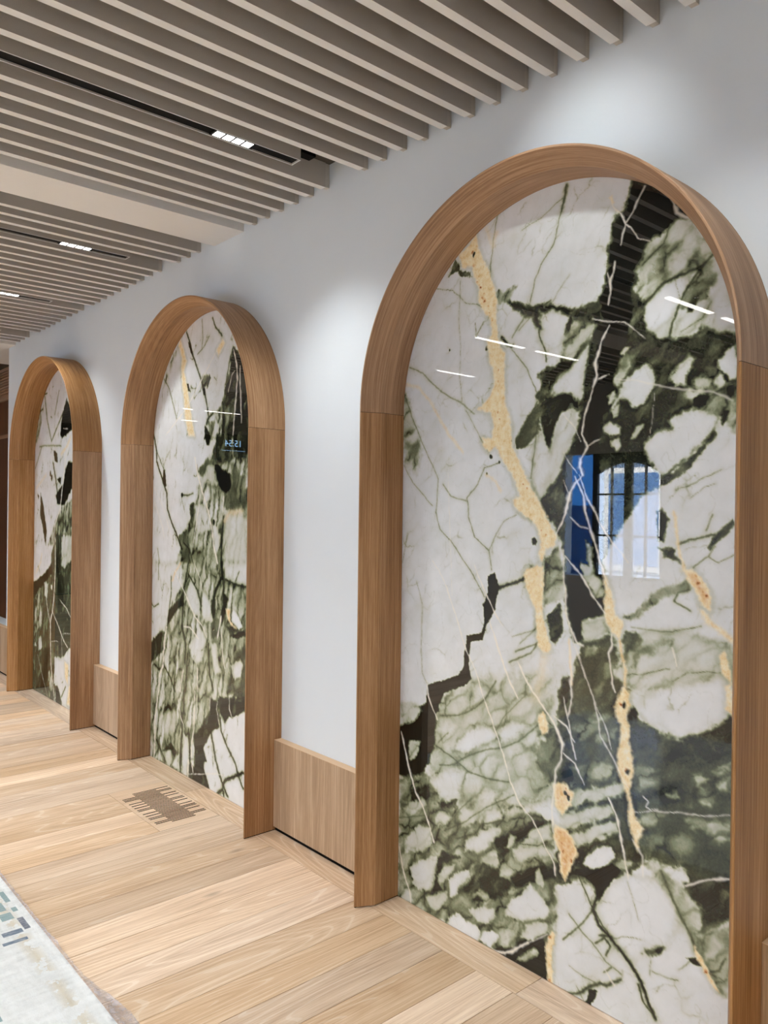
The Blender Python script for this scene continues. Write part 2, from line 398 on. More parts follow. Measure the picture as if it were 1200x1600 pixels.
# ---------------------------------------------------------------- floor vent: oak plate with cut slots
vent = empty('floor_vent', ((VENT[0] + VENT[1]) / 2, (VENT[2] + VENT[3]) / 2, 0))
tag(vent, 'flush oak floor vent with staggered dark slots, in front of the middle arch', 'vent')
vx, vy = vent.location.x, vent.location.y
m = MB(); NS, p = 29, 0.0168
ys0 = VENT[2] + 0.072
xa, xb = VENT[0] + 0.022, VENT[1] - 0.012
L_ = xb - xa
right_ext = {28, 26, 25, 22, 20, 17, 16, 14, 11, 9, 8, 6, 3, 2}
left_ext = {24, 25, 23, 20, 18, 16, 14, 13, 10, 8, 6, 5, 2, 1}
zb, zt = -0.012, 0.0002
def vbox(x0, x1, y0, y1):
    if x1 - x0 > 1e-4 and y1 - y0 > 1e-4: m.box(x0 - vx, x1 - vx, y0 - vy, y1 - vy, zb, zt, grain=0, off=(3.3, 8.1), skip=('y0', 'y1')); m.box(x0 - vx, x1 - vx, y0 - vy, y1 - vy, zb, zt - 0.0002, mi=1, skip=('z0', 'z1', 'x0', 'x1'))
vbox(VENT[0], VENT[1], VENT[2], ys0)
for i in range(NS):
    y0 = ys0 + i * p; a = xa if i in left_ext else xa + L_ * 0.27; b = xb if i in right_ext else xa + L_ * 0.73
    if 26 <= i: a = xa + L_ * (0.27 + 0.0 * i)
    if i <= 2: b = b if i in right_ext else xa + L_ * 0.73
    s1 = y0 + 0.0088
    vbox(VENT[0], a, y0, s1); vbox(b, VENT[1], y0, s1); vbox(VENT[0], VENT[1], s1, y0 + p)
vbox(VENT[0], VENT[1], ys0 + NS * p, VENT[3])
m.build('plate', [MAT['vent_oak'], MAT['gap']], vent)  # slot walls coloured black, shade inside the cuts painted in
boxobj('duct', MAT['gap'], (VENT[0] - vx, VENT[1] - vx, VENT[2] - vy, VENT[3] - vy, -0.0135, -0.0122), vent)

TRACE_1 = """
P .62 14|706 2053 644 1915 587 1791 621 1692 689 1732 706 1861
P .6 16|-355 2360 -419 2367 -508 2327 -565 2281 -553 2234 -485 2220 -422 2203 -387 2186 -343 2189 -323 2227 -323 2274 -344 2304
P .74 18|465 852 243 947 -36 999 -69 816 0 779 -47 621 119 519 424 436 512 562 518 732
P .12 6|-316 2581 -453 2496 -526 2375 -465 2392 -425 2369 -364 2354 -356 2312 -322 2281 -338 2249 -324 2208 -371 2179 -363 2143 -372 2092 -424 2057 -512 2052 -546 2078 -645 2037 -648 1797 -590 1823 -572 1767 -494 1695 -422 1653 -365 1599 -323 1551 -258 1452 -225 1390 -244 1312 -239 1228 -167 1212 -168 1139 -129 1130 -96 1217 -82 1319 -80 1423 -43 1516 -6 1537 18 1594 -20 1641 -61 1693 -100 1762 -135 1836 -134 1897 -150 1957 -159 2017 -179 2115 -213 2150 -198 2219 -223 2274 -233 2361 -241 2412 -260 2464 -296 2476 -312 2539
P .0 8|-272 2453 -319 2537 -444 2481 -484 2405 -445 2397 -405 2368 -351 2359 -343 2315 -312 2280 -323 2247 -311 2206 -314 2132 -300 2057 -265 1993 -258 1905 -218 1830 -196 1751 -233 1630 -223 1510 -202 1389 -226 1291 -216 1230 -157 1219 -146 1140 -122 1137 -95 1258 -90 1424 -98 1549 -77 1632 -113 1714 -136 1795 -151 1875 -181 1954 -196 2032 -209 2131 -207 2211 -230 2266 -244 2342 -255 2399
P .1 6|212 2325 148 2279 64 2241 10 2240 -67 2221 -129 2205 -200 2216 -225 2148 -190 2130 -118 2166 -68 2196 -17 2201 31 2199 4 2153 30 2156 58 2197 147 2252
P .5 9|-93 2160 -178 2160 -163 2077 -109 1962 -26 1929 23 1901 42 1925 6 1996 -57 2051
P .1 5|33 2010 -4 2029 -37 2024 -95 2071 -100 2016 -56 1999 -28 1964 -10 1932 23 1912 42 1929 19 1974
P .08 4|13 1915 -16 1928 -97 1938 -133 1959 -135 1877 -98 1880 -58 1867 -41 1830 -19 1743 -8 1767 17 1845 18 1903
P .25 4|123 1789 117 1767 83 1769 17 1822 25 1859 10 1889 37 1913 79 1863 123 1800
P .1 3|-61 2136 -98 2191 -106 2158 -79 2121
P .12 3|-107 2086 -166 2138 -172 2112 -120 2043 -91 2016
P .8 6|-82 2079 -130 2133 -178 2156 -195 2137 -155 2089 -108 2040 -70 2039
P .95 8|31 2222 -55 2205 -83 2172 -79 2121 -49 2073 2 2085 22 2122 15 2179
P .93 6|-23 1937 -38 1974 -96 2005 -132 2051 -163 2077 -154 2020 -148 1965 -144 1911 -122 1911 -104 1933 -46 1939
P .88 7|17 1815 2 1735 -36 1780 -53 1842 -105 1896 -122 1878 -123 1824 -107 1776 -70 1705 -46 1649 16 1590 43 1612 45 1731
P .93 7|17 1815 -24 1734 -12 1665 21 1601 43 1633 39 1741
P .8 7|-455 2398 -496 2389 -517 2361 -508 2335 -483 2325 -448 2326 -420 2340 -429 2364
P .78 8|-446 2304 -486 2285 -496 2247 -463 2235 -439 2269
P .85 6|-525 2323 -552 2308 -565 2285 -535 2276 -520 2303
P .5 6|-493 2194 -536 2243 -569 2264 -580 2228 -593 2195 -554 2162 -511 2131 -468 2139
P .98 4|-377 2176 -403 2201 -439 2222 -463 2226 -488 2224 -493 2194 -472 2151 -451 2125 -423 2100 -397 2084 -368 2096 -363 2131 -360 2166
P .8 4|-351 2221 -366 2243 -374 2236 -366 2203 -345 2196
P .9 7|-572 2267 -607 2204 -639 2107 -640 2044 -579 2058 -538 2088 -554 2123 -577 2173
P .86 5|-511 2134 -554 2142 -538 2101 -521 2067 -487 2053 -456 2069 -469 2100
P .86 4|-397 2084 -441 2105 -434 2063 -401 2064
P .12 3|-526 2157 -511 2123 -492 2123 -499 2140
P .85 3|-278 2035 -298 2057 -317 2054 -294 2027
P .93 5|-331 1979 -365 1992 -403 1966 -399 1927 -381 1908 -367 1879 -339 1867 -320 1872 -304 1891 -280 1893 -250 1855 -254 1878 -284 1928 -299 1952
P .85 4|-233 1910 -260 1921 -265 1895 -240 1883
P .9 4|-225 1817 -250 1835 -286 1809 -282 1788 -251 1780 -225 1799
P .88 4|-251 1772 -275 1778 -287 1752 -272 1735 -251 1754
P .72 3|-256 1866 -280 1888 -277 1845 -259 1836
P .75 3|-319 1775 -340 1809 -364 1813 -360 1794 -334 1775
P .55 5|-283 2020 -343 2035 -316 1987 -273 1933 -257 1945
P .95 6|-383 1772 -409 1791 -452 1793 -441 1822 -473 1832 -515 1845 -549 1839 -588 1819 -583 1791 -567 1769 -539 1739 -496 1703 -457 1676 -422 1661 -393 1678 -384 1703 -369 1738 -364 1756
P .93 4|-586 1975 -610 1997 -640 2015 -641 1919 -619 1915 -613 1935 -589 1954
P .62 10|-472 1899 -529 1904 -642 1902 -643 1777 -586 1827 -545 1841
P .86 5|-444 1939 -471 1978 -505 2003 -522 1988 -513 1963 -496 1945 -493 1917 -458 1917
P .8 5|-510 1927 -536 1941 -570 1917 -561 1898 -520 1903
P .8 4|-574 1913 -597 1937 -606 1909 -590 1895
P .02 2|-515 1876 -539 1886 -563 1875 -558 1850 -534 1842 -515 1858
P .05 2|-599 1810 -607 1834 -622 1832 -615 1808 -602 1795
P .05 2|-610 1897 -635 1903 -635 1871 -614 1865
P .8 5|-286 1067 -318 1163 -381 1200 -482 1213 -577 1198 -652 1191 -653 1070 -523 1046 -341 1020 -298 1024
P .1 3|-583 1784 -567 1762 -539 1733 -496 1695 -457 1667 -416 1651 -379 1628 -387 1616 -436 1634 -479 1656 -500 1666 -514 1684 -547 1719 -565 1746 -585 1766
P .05 4|-427 1561 -450 1526 -442 1511 -430 1462 -414 1467 -409 1552
P .06 4|-414 1447 -469 1447 -465 1432 -495 1399 -469 1409 -433 1425
P .12 3|-583 1490 -636 1535 -638 1520 -587 1462 -568 1445 -567 1461
P .5 6|-310 1228 -353 1262 -398 1306 -434 1334 -505 1356 -519 1334 -435 1300 -390 1268 -343 1228
P .35 6|-296 1156 -315 1188 -343 1188 -369 1166 -355 1138 -316 1124
P .6 8|-296 1117 -373 1157 -437 1187 -468 1183 -374 1119 -317 1055
P .55 5|-1 1366 -9 1386 -60 1435 -78 1361 -90 1268 -3 1236
P .12 4|-17 1204 -73 1247 -84 1151 -55 1113 -28 1139
P .12 4|2 1402 -25 1378 -30 1336 -9 1367
P .2 8|-163 1138 -224 1159 -255 1177 -269 1153 -285 1131 -293 1068 -276 1010 -112 981 -147 1099
P .8 5|-155 1201 -234 1220 -255 1187 -224 1159 -172 1138 -155 1160
P .72 5|-163 1462 -189 1437 -200 1355 -237 1327 -238 1286 -201 1278 -152 1351 -147 1388 -178 1377
P .85 5|-266 1064 -297 1086 -313 1062 -307 1025 -274 1020
P .6 5|-163 1122 -217 1130 -206 1098 -168 1092
P .22 8|-87 1007 -287 1042 -331 1010 -332 962 -364 930 -447 905 -486 901 -562 945 -616 992 -650 1020 -658 447 -638 437 -620 417 -588 379 -546 365 -558 399 -561 442 -535 451 -514 483 -527 510 -505 538 -446 525 -383 529 -370 512 -339 462 -317 460 -263 409 -232 344 -217 378 -163 383 -97 344 -21 291 -70 439 -107 514 -117 641 -67 658 -61 709 12 712 0 779 -69 837
P .12 8|-67 973 -111 1012 -116 744 -71 720 -1 715 -8 770 -69 837
P .02 5|-71 722 -121 745 -127 660 -92 671
P .1 14|-343 926 -447 892 -562 931 -651 1000 -652 879 -526 829 -387 812 -333 876
P .1 10|-512 497 -640 553 -641 449 -570 393 -560 443
P .12 10|-367 759 -488 773 -564 767 -556 725 -450 694 -346 696
P .12 8|-95 448 -204 504 -370 555 -383 526 -339 462 -273 445 -205 420 -121 390
P .02 2|-452 847 -471 866 -491 864 -487 848 -468 834
P .08 4|-319 950 -346 969 -357 948 -330 925
P .5 8|-121 850 -214 917 -284 935 -248 888 -156 821
P .55 6|-198 845 -289 885 -278 853 -210 824
P .5 9|-118 724 -225 779 -277 775 -287 732 -175 698
P .6 6|-368 781 -397 796 -428 792 -379 762
P .6 5|-449 731 -485 748 -493 734 -459 724
P .62 5|-526 805 -556 820 -577 810 -544 783
P .65 6|-582 829 -639 872 -639 844 -605 823
P .8 6|-601 784 -609 815 -639 835 -640 788
P .58 10|-515 680 -558 701 -614 702 -641 710 -641 663 -608 642 -588 662 -532 660
P .6 8|-555 779 -597 776 -583 733 -555 738
P .5 8|-362 651 -399 666 -444 675 -418 624 -381 609 -366 625
P .4 10|-411 592 -519 645 -548 618 -472 556 -401 541
P .45 12|-344 820 -429 757 -388 717 -346 734
P .82 6|-137 657 -313 731 -314 692 -213 640 -142 623
P .82 6|-94 561 -154 606 -270 653 -286 620 -214 584 -131 528 -94 516
P .82 6|-117 507 -214 568 -293 606 -300 575 -238 532 -156 480 -120 485
P .96 6|-347 965 -384 1001 -445 1046 -649 1104 -650 1034 -635 1010 -612 974 -584 954 -534 928 -496 907 -463 912 -436 933 -395 928 -364 940
P .97 4|-178 459 -220 506 -274 520 -282 487 -255 446 -205 424 -172 431
P .8 3|-214 417 -255 436 -256 415 -221 400
P .7 4|-282 473 -315 498 -354 498 -326 467 -291 455
P .6 6|-92 665 -141 678 -177 668 -142 603 -118 596
P .97 6|-223 316 -252 371 -267 397 -307 437 -354 460 -421 467 -447 451 -484 420 -502 385 -479 337 -452 292 -387 268 -383 236 -345 212 -288 242 -256 264
P .3 5|-377 235 -387 261 -450 288 -432 258 -406 242
P .02 2|-422 261 -432 278 -448 283 -436 265
P .66 8|-383 512 -446 510 -514 483 -531 443 -558 444 -557 395 -533 352 -502 389 -475 437 -421 475
P .66 7|-536 354 -618 417 -650 440 -653 236 -614 231 -580 276 -550 320
P .05 2|-520 285 -554 300 -564 285 -538 277
P .02 2|-96 381 -157 411 -216 428 -273 470 -306 460 -276 414 -256 383 -232 338 -222 374 -198 394 -158 391
P .02 2|-186 -8 -201 32 -197 46 -231 58 -223 34 -207 -6
P .02 1|243 1314 210 1333 198 1302 186 1274 206 1240 205 1200 228 1167 249 1133 260 1090 288 1082 322 1071 328 1030 327 976 317 941 341 911 466 869 535 877 377 940 352 984 350 1027 338 1090 270 1110 255 1148 262 1210 242 1257
P .02 2|48 1458 38 1465 29 1450 32 1435 45 1437
P .02 2|538 876 400 920 320 938 370 901 452 860 478 814 481 784 512 758 547 788 548 832
P .04 6|641 741 551 799 498 773 496 666 533 574 564 524 643 485 704 487 707 666 666 708
P .7 4|639 638 573 653 587 600 630 557 645 568
P .8 6|694 771 623 790 568 771 604 734 677 685
P .2 3|420 2487 387 2432 345 2422 338 2402 387 2413 420 2441 453 2429
P .55 5|221 2320 163 2322 129 2326 162 2282 206 2281
P .95 5|412 659 360 709 310 756 228 785 195 756 233 722 337 661
P .9 5|189 773 124 823 49 824 111 760 174 732
P .86 5|92 764 25 825 5 776 61 747
P .35 12|29 751 -39 809 -91 758 -72 660 -15 665
P .5 10|696 476 546 528 425 452 234 428 119 526 -4 534 -49 516 -67 333 -74 227 -55 139 -39 -16 0 -13 227 -8 417 -1 695 -12
P .12 5|301 216 247 289 181 291 166 270 114 271 139 210 191 177 260 190 306 149 354 150
P .08 5|120 286 22 361 -58 389 -67 350 21 301 103 249
P .05 5|188 9 51 103 -16 144 -35 105 -42 -15 49 -18 173 -7
P .1 5|117 442 9 524 -49 527 35 468 103 407
P .1 5|475 438 376 478 385 447 458 421
P .1 4|203 392 117 442 130 371 173 323
P .1 4|455 262 356 272 454 214 478 218
P .08 4|475 231 447 216 473 139 446 120 513 46 520 68 480 144
P .1 5|635 449 528 496 520 449 616 379
P .9 6|521 505 447 569 381 603 342 587 370 504 438 453 476 474
P .8 6|368 424 278 500 159 554 190 493 277 426 355 381
P .88 6|338 339 249 409 169 455 163 428 221 366 247 327 337 297
P .82 6|658 239 582 322 518 334 496 282 558 222 657 189
P .82 5|91 409 32 474 -38 519 -54 476 -6 428 86 393
P .72 5|488 383 438 432 397 401 443 343 497 336
P .75 4|145 378 128 432 97 431 113 382
P .75 4|679 360 562 437 533 413 633 341
P .86 5|630 142 540 213 478 230 484 155 514 90 563 71 610 76
P .8 4|477 164 434 211 381 239 387 206 463 131
P .9 4|416 170 358 224 317 243 307 219 357 165 379 119 412 106
P .75 4|538 58 462 109 422 129 422 98 461 30 513 26
P .97 5|414 31 372 63 327 55 264 55 251 32 269 -5 370 -10 420 0
P .88 5|315 97 271 119 244 134 190 150 190 117 228 74 270 70
P .97 4|263 9 243 47 204 68 174 64 183 32 209 0
P .7 5|167 310 122 357 96 357 55 356 79 317 166 270
P .93 5|144 140 119 218 83 236 40 298 16 285 -14 260 -43 242 -43 212 3 185 76 154
P .7 4|143 89 107 141 82 149 81 114 92 86 142 69
P .86 4|81 90 51 144 3 179 -41 188 -36 152 26 107
P .62 3|162 36 117 80 92 81 100 52 139 26
P .72 4|99 3 50 60 7 87 -6 76 49 21
P .7 4|254 167 224 190 211 167 238 141
P .6 3|308 265 274 277 292 252
P .7 4|232 326 194 361 173 352 208 323
P .82 5|116 383 -6 443 -63 435 -78 406 -40 418 31 379 79 351 110 356
P .7 5|673 48 628 47 609 14 672 -3
P .75 3|19 342 1 362 -21 327 -21 295 11 304
V .7 3.5 .3|508 1542 487 1477 425 1435 385 1389 320 1325 285 1279 257 1240
V .7 3.5 .35|698 2016 643 1907 587 1808 536 1729 497 1667 502 1603 508 1542
V .7 3.5 .45|692 1727 639 1657 551 1584 526 1566
V .7 1.8 .5|396 2398 400 2256 389 2160 393 2054 379 1950
V .7 5 .5|666 2115 592 2083 542 2040 479 1994 382 1946 317 1902
V .7 3 .6|359 1918 317 1856 272 1791 244 1759
V .7 4 .25|196 1717 265 1703 297 1646 347 1595 339 1525 310 1456 238 1406 225 1341
V .7 3 .4|238 1406 207 1468 167 1517 116 1537
V .7 5 .5|473 1649 428 1600 353 1584
V .7 4 .3|145 2108 82 2040 37 1952
V .7 4 .2|34 1917 71 1862 120 1778
V .7 4 .3|30 1848 45 1731 57 1662
V 1 9 .05|198 1277 137 1298 87 1315 47 1357
V .7 2.2 .45|610 1270 576 1183 580 1003 571 915 545 880
V .7 1.6 .5|665 1454 693 1340
V .7 4 .35|-74 2616 -60 2553 -38 2477 -26 2434 20 2383 49 2331 72 2251
V .9 9 .35|-76 2611 -55 2533
V .7 3 .5|-59 2576 28 2533 107 2515
V .7 3.5 .4|220 2592 236 2514 247 2423 249 2383
V .7 1.8 .5|-91 2320 -24 2244
V .8 2 .3|517 2396 432 2372 366 2314 309 2296 287 2283
V .8 3 .1|317 2230 313 2178
V .8 3 .1|280 2228 307 2187
V .7 5 .5|85 2221 146 2152
V .7 4 .5|66 2207 115 2172
V 1 9 .05|192 2159 171 2134 145 2123
V .8 5 .15|30 2158 22 2122 2 2085 -1 2048
V .8 5 .15|133 2259 86 2237 15 2237 -16 2248
V .8 4 .1|-437 2382 -420 2337 -375 2310 -352 2288
V .8 6 .1|-569 2271 -539 2246 -488 2237 -421 2222 -387 2195 -358 2172
V .8 6 .1|-539 2246 -510 2213 -485 2179 -468 2142 -451 2099 -442 2062
V .7 3 .35|-567 2140 -538 2097 -477 2071
V .7 2 .4|-457 2224 -464 2189 -472 2166
V .7 3 .35|-466 1617 -507 1626 -535 1642 -574 1660 -601 1672
V .7 2 .45|-511 1593 -552 1622 -585 1632
V .8 6 .15|-478 1461 -509 1473 -547 1482 -583 1490
V .7 4 .25|-559 1502 -579 1547
V .7 4 .3|-522 1394 -568 1432 -587 1458
V .7 4 .35|-568 1429 -597 1414 -638 1436
V .7 5 .25|-467 1296 -480 1321 -511 1333
V .7 5 .25|-467 1296 -494 1282 -516 1272
V .7 3 .3|-330 1204 -391 1203 -460 1206 -550 1234
V .7 3 .3|-317 1058 -364 1066 -438 1092 -456 1096
V .7 2.5 .35|-466 1063 -505 1093 -552 1105 -609 1111
V .7 5 .3|198 950 250 872 311 825 375 791 474 771
V .7 3 .4|64 927 150 842 195 776
V .7 5 .35|14 831 97 758 162 723 254 692 359 634 394 604 471 584
V .7 5 .35|510 658 394 625 323 596 225 597 134 610
V .7 3.5 .35|429 715 479 668
V .7 4 .4|306 505 356 456 443 343
V .7 4 .35|693 315 550 369
V .7 4.5 .35|108 573 238 491 333 413 443 343
V .7 5 .3|169 464 249 430 291 380 376 336
V .7 3 .4|-22 1194 32 1149 128 1115
V .7 5 .25|111 1066 18 1108 45 1071 141 1024
V .7 2.5 .4|1 1174 94 1097
V .8 3 .1|83 414 7 430 -32 458
V 1 9 .04|-221 402 -227 354 -209 303 -233 262 -274 240 -310 216 -345 191 -378 154 -408 96 -427 68
V .8 5 .2|-150 399 -180 350 -209 307 -251 262 -283 236
V .8 5 .2|-209 303 -170 241 -100 162
V .7 5 .45|-121 254 -165 221 -208 198 -260 159 -311 146
V .8 6 .12|-218 202 -254 231 -275 216 -259 180
V .8 6 .1|-233 231 -274 246
V .8 9 .08|-178 35 -210 64 -240 86 -261 88 -301 118 -311 129
V .8 7 .12|-103 -7 -135 2 -178 31
V .7 5 .2|-251 123 -278 151
V .8 6 .15|-369 142 -389 96 -418 77
V .8 2 .3|-283 242 -320 265 -388 282
V .8 7 .35|-438 507 -475 437 -507 388 -533 352 -546 319
V .8 5 .2|-632 335 -613 295 -581 273
V .7 3 .3|-414 201 -469 205 -496 214
V .7 2.5 .3|-406 186 -410 233
V .7 3 .3|-496 242 -530 281
V .7 2 .5|-329 433 -347 394 -369 330
V .7 3 .45|-126 87 -187 77 -233 79
V .7 3 .4|-151 37 -181 0
B 4|260 2131 235 1741 -345 2175
B 2.5|145 1795 139 1757 130 1725 89 1617 77 1568 448 2152 252 1682 54 1616 -1 1516 -273 1218 196 1717
w 3.2 .9|-239 2528 -249 2493 -276 2464 -292 2428 -312 2412 -336 2374 -374 2355
w 6 .8|-276 2464 -292 2432
w 5 .85|-357 2524 -330 2484 -316 2457 -296 2433
w 4 .8|-292 2425 -282 2392 -278 2368
w 4.5 .85|-258 2323 -254 2289 -243 2269 -244 2228 -235 2194
w 6 .9|-241 2264 -244 2234
w 3 .7|-231 2294 -243 2263
w 8 .75|-444 2459 -460 2417 -503 2387
w 2.5 .8|-178 2160 -245 2138 -297 2128 -364 2068
w 4.5 .9|-241 2127 -216 2089 -205 2051
w 9 .95|-205 2051 -192 2021 -199 1982 -186 1943
w 4.5 .95|-186 1943 -156 1859 -145 1796 -168 1758 -142 1717
w 11 1|-142 1717 -140 1692 -152 1667
w 5 .95|-152 1667 -121 1639 -102 1611
w 12 1|-102 1611 -95 1580 -88 1548
w 5 .95|-88 1548 -74 1511 -49 1472
w 3 .9|-243 1976 -216 1970 -202 1967
w 2.5 .8|-168 1758 -191 1771 -214 1778
w 2.5 .8|-143 1774 -118 1821 -73 1866
w 2.5 .8|-75 1744 -100 1706 -130 1672
w 2 .7|-76 1653 -102 1600
w 5 .5|-264 1960 -332 1948 -399 1927 -454 1910 -514 1898 -574 1888 -630 1860
w 1.6 .5|-398 1901 -392 1835 -381 1772
w 6 .95|-121 1662 -156 1600 -161 1549 -188 1481 -210 1420 -232 1357 -249 1328
w 5 .9|-138 1668 -170 1590 -199 1550 -213 1522 -256 1461 -292 1428 -316 1398
w 3 .8|-103 1532 -140 1504 -172 1497
w 5 .9|-85 1407 -152 1347 -191 1288 -239 1236
w 6 .85|-80 1423 -84 1324 -92 1287 -93 1223 -116 1163 -139 1129 -161 1124
w 3 .7|-93 1223 -122 1137 -170 1022
w 6 .9|-264 1174 -265 1138 -252 1115 -262 1063 -269 1019 -278 997
w 7 .8|-107 1135 -113 1084 -118 1040 -114 991 -120 953 -106 880
w 5 .65|-134 1118 -169 1032 -201 969 -218 904 -228 852 -266 807 -297 758 -327 717
w 3 .7|-213 939 -249 878 -270 818
w 4 .9|-88 947 -111 863 -122 809 -140 758
w 5 .95|-90 765 -135 743 -158 707 -172 685
w 6.5 1|-259 667 -288 623 -300 579 -314 521
w 5 .95|-312 540 -321 491 -333 443
w 3 .7|-351 651 -418 673 -489 691 -574 707 -641 729
w 3 .9|-378 705 -395 693 -385 678 -401 672 -426 681
w 5 .95|-514 490 -564 523 -617 548 -641 555
w 6 .6|-344 566 -378 528 -381 468
w 3.4 .95|522 1355 466 1293 404 1174 343 1037 308 991 273 923
w 5 1|285 944 250 872 195 767 162 703 126 612 83 545 38 519 0 477 -29 430
w 4.5 .95|-19 443 -58 399 -67 360
w 4 1|308 1351 263 1271 208 1190 169 1143
w 5.5 1|234 1160 185 1055 131 948 100 907
w 6 1|102 1032 57 966 2 907 -38 868
w 9 1|-38 868 -64 836 -87 797 -83 744
w 4 1|-51 879 -101 854 -134 810
w 5 1|546 889 538 834 487 751
w 6.5 1|688 662 664 594 636 515 602 443 562 405 529 348 496 282
w 6.5 .95|691 198 663 103 628 42 620 4
w 8 1|203 3 173 2 142 13 105 36 77 65 42 91
w 3 .6|42 91 -39 154
w 8 .8|-83 744 -61 699 -59 656 -48 575 -54 497
w 5 .7|-255 135 -290 101
w 3 .8|-463 1160 -479 1111
w 2.2 .6|446 1687 418 1232
Y .25 5|356 2521 319 2554 306 2499 283 2453 255 2405 227 2337 214 2285 220 2266 213 2188 197 2104 250 2112 263 2155 239 2176 246 2230 280 2265 302 2302 303 2353 326 2399 339 2444 384 2443 408 2498
Y .35 5|250 2107 227 2124 191 2119 176 2103 178 2027 173 1926 147 1875 139 1774 93 1698 57 1634 -17 1531 74 1529 125 1564 131 1588 100 1603 138 1675 191 1737 212 1778 244 1759 272 1781 279 1812 233 1804 225 1849 235 1896 302 1917 248 1949 227 1993 228 2045 250 2089
Y .3 5|99 1546 2 1547 -22 1510 -54 1472 -47 1439 -13 1424 4 1385 23 1397 10 1432 25 1494 60 1527
Y .5 4|82 1326 71 1351 23 1367 -1 1366 -3 1279 2 1212 25 1160 31 1218 62 1273
Y .05 4|25 1214 2 1212 -23 1139 -39 1092 -6 1079 18 1103 25 1160
Y .05 4|7 872 -9 883 -28 845 -28 817 -5 806 14 846
Y .15 5|-218 1398 -248 1336 -270 1277 -275 1232 -304 1218 -300 1186 -291 1160 -264 1182 -244 1207 -236 1238 -236 1274 -242 1300
Y .9 4|-497 1388 -522 1388 -544 1372 -569 1341 -579 1314 -574 1274 -549 1295 -532 1326 -505 1365
Y .1 4|-601 1153 -617 1172 -633 1127 -637 1088 -618 1105 -605 1126
Y .1 4|-622 1078 -637 1088 -644 993 -622 1011
Y .3 5|-307 1018 -326 1010 -331 972 -319 935 -328 884 -329 857 -345 792 -341 748 -331 711 -342 679 -351 638 -381 609 -363 572 -364 534 -348 564 -332 615 -329 676 -311 723 -291 760 -290 805 -300 860 -300 899 -284 921 -279 942 -287 985
Y 1 4|-64 525 -104 521 -132 501 -152 461 -126 406 -104 357 -84 379 -78 442 -54 484
Y .7 4|-54 653 -94 670 -134 646 -123 603 -89 564 -60 591
Y .6 3|-541 336 -556 315 -582 286 -599 256 -619 231 -597 241 -571 272 -545 307
Y .2 4|-29 111 -54 170 -70 166 -60 124 -56 76 -62 -1 -42 -10 -35 57
y 8 .4 .55|691 2049 613 2030 540 1961 483 1880 432 1821 372 1765
y 7 .4 .5|258 1678 216 1656 189 1620
y 6 .2 .9|-291 1160 -301 1112 -313 1071 -311 1019
y 6 .1 .9|-463 1552 -478 1470 -479 1437 -497 1388
y 10 .1 .9|-550 1272 -567 1252 -607 1225 -636 1206
y 12 .3 .4|270 2566 239 2490 225 2532
y 22 .4 .35|-14 1080 3 992 26 924
y 4 .6 .9|-107 1135 -116 1054 -117 992
y 5 .3 .9|-239 2526 -246 2508
O 5|337 2491 330 2442 297 2354 284 2317 275 2303 -539 1352 -564 1321 -87 633 -112 629 -95 448 -126 427 -579 272 -299 966 -321 768 -49 149 -47 7
O 2.5|313 2380 304 2397 290 2283 259 2282 275 2331 253 2254 234 2228 205 2046 207 2004 208 1896 199 1872 90 1641 73 1629 9 1485 -10 1473 303 2365 312 2346 -529 1372 -553 1329 -102 653 -73 614 -108 431 -132 460
B 5|-324 765 -310 966 -102 637 -113 625 330 2482
"""
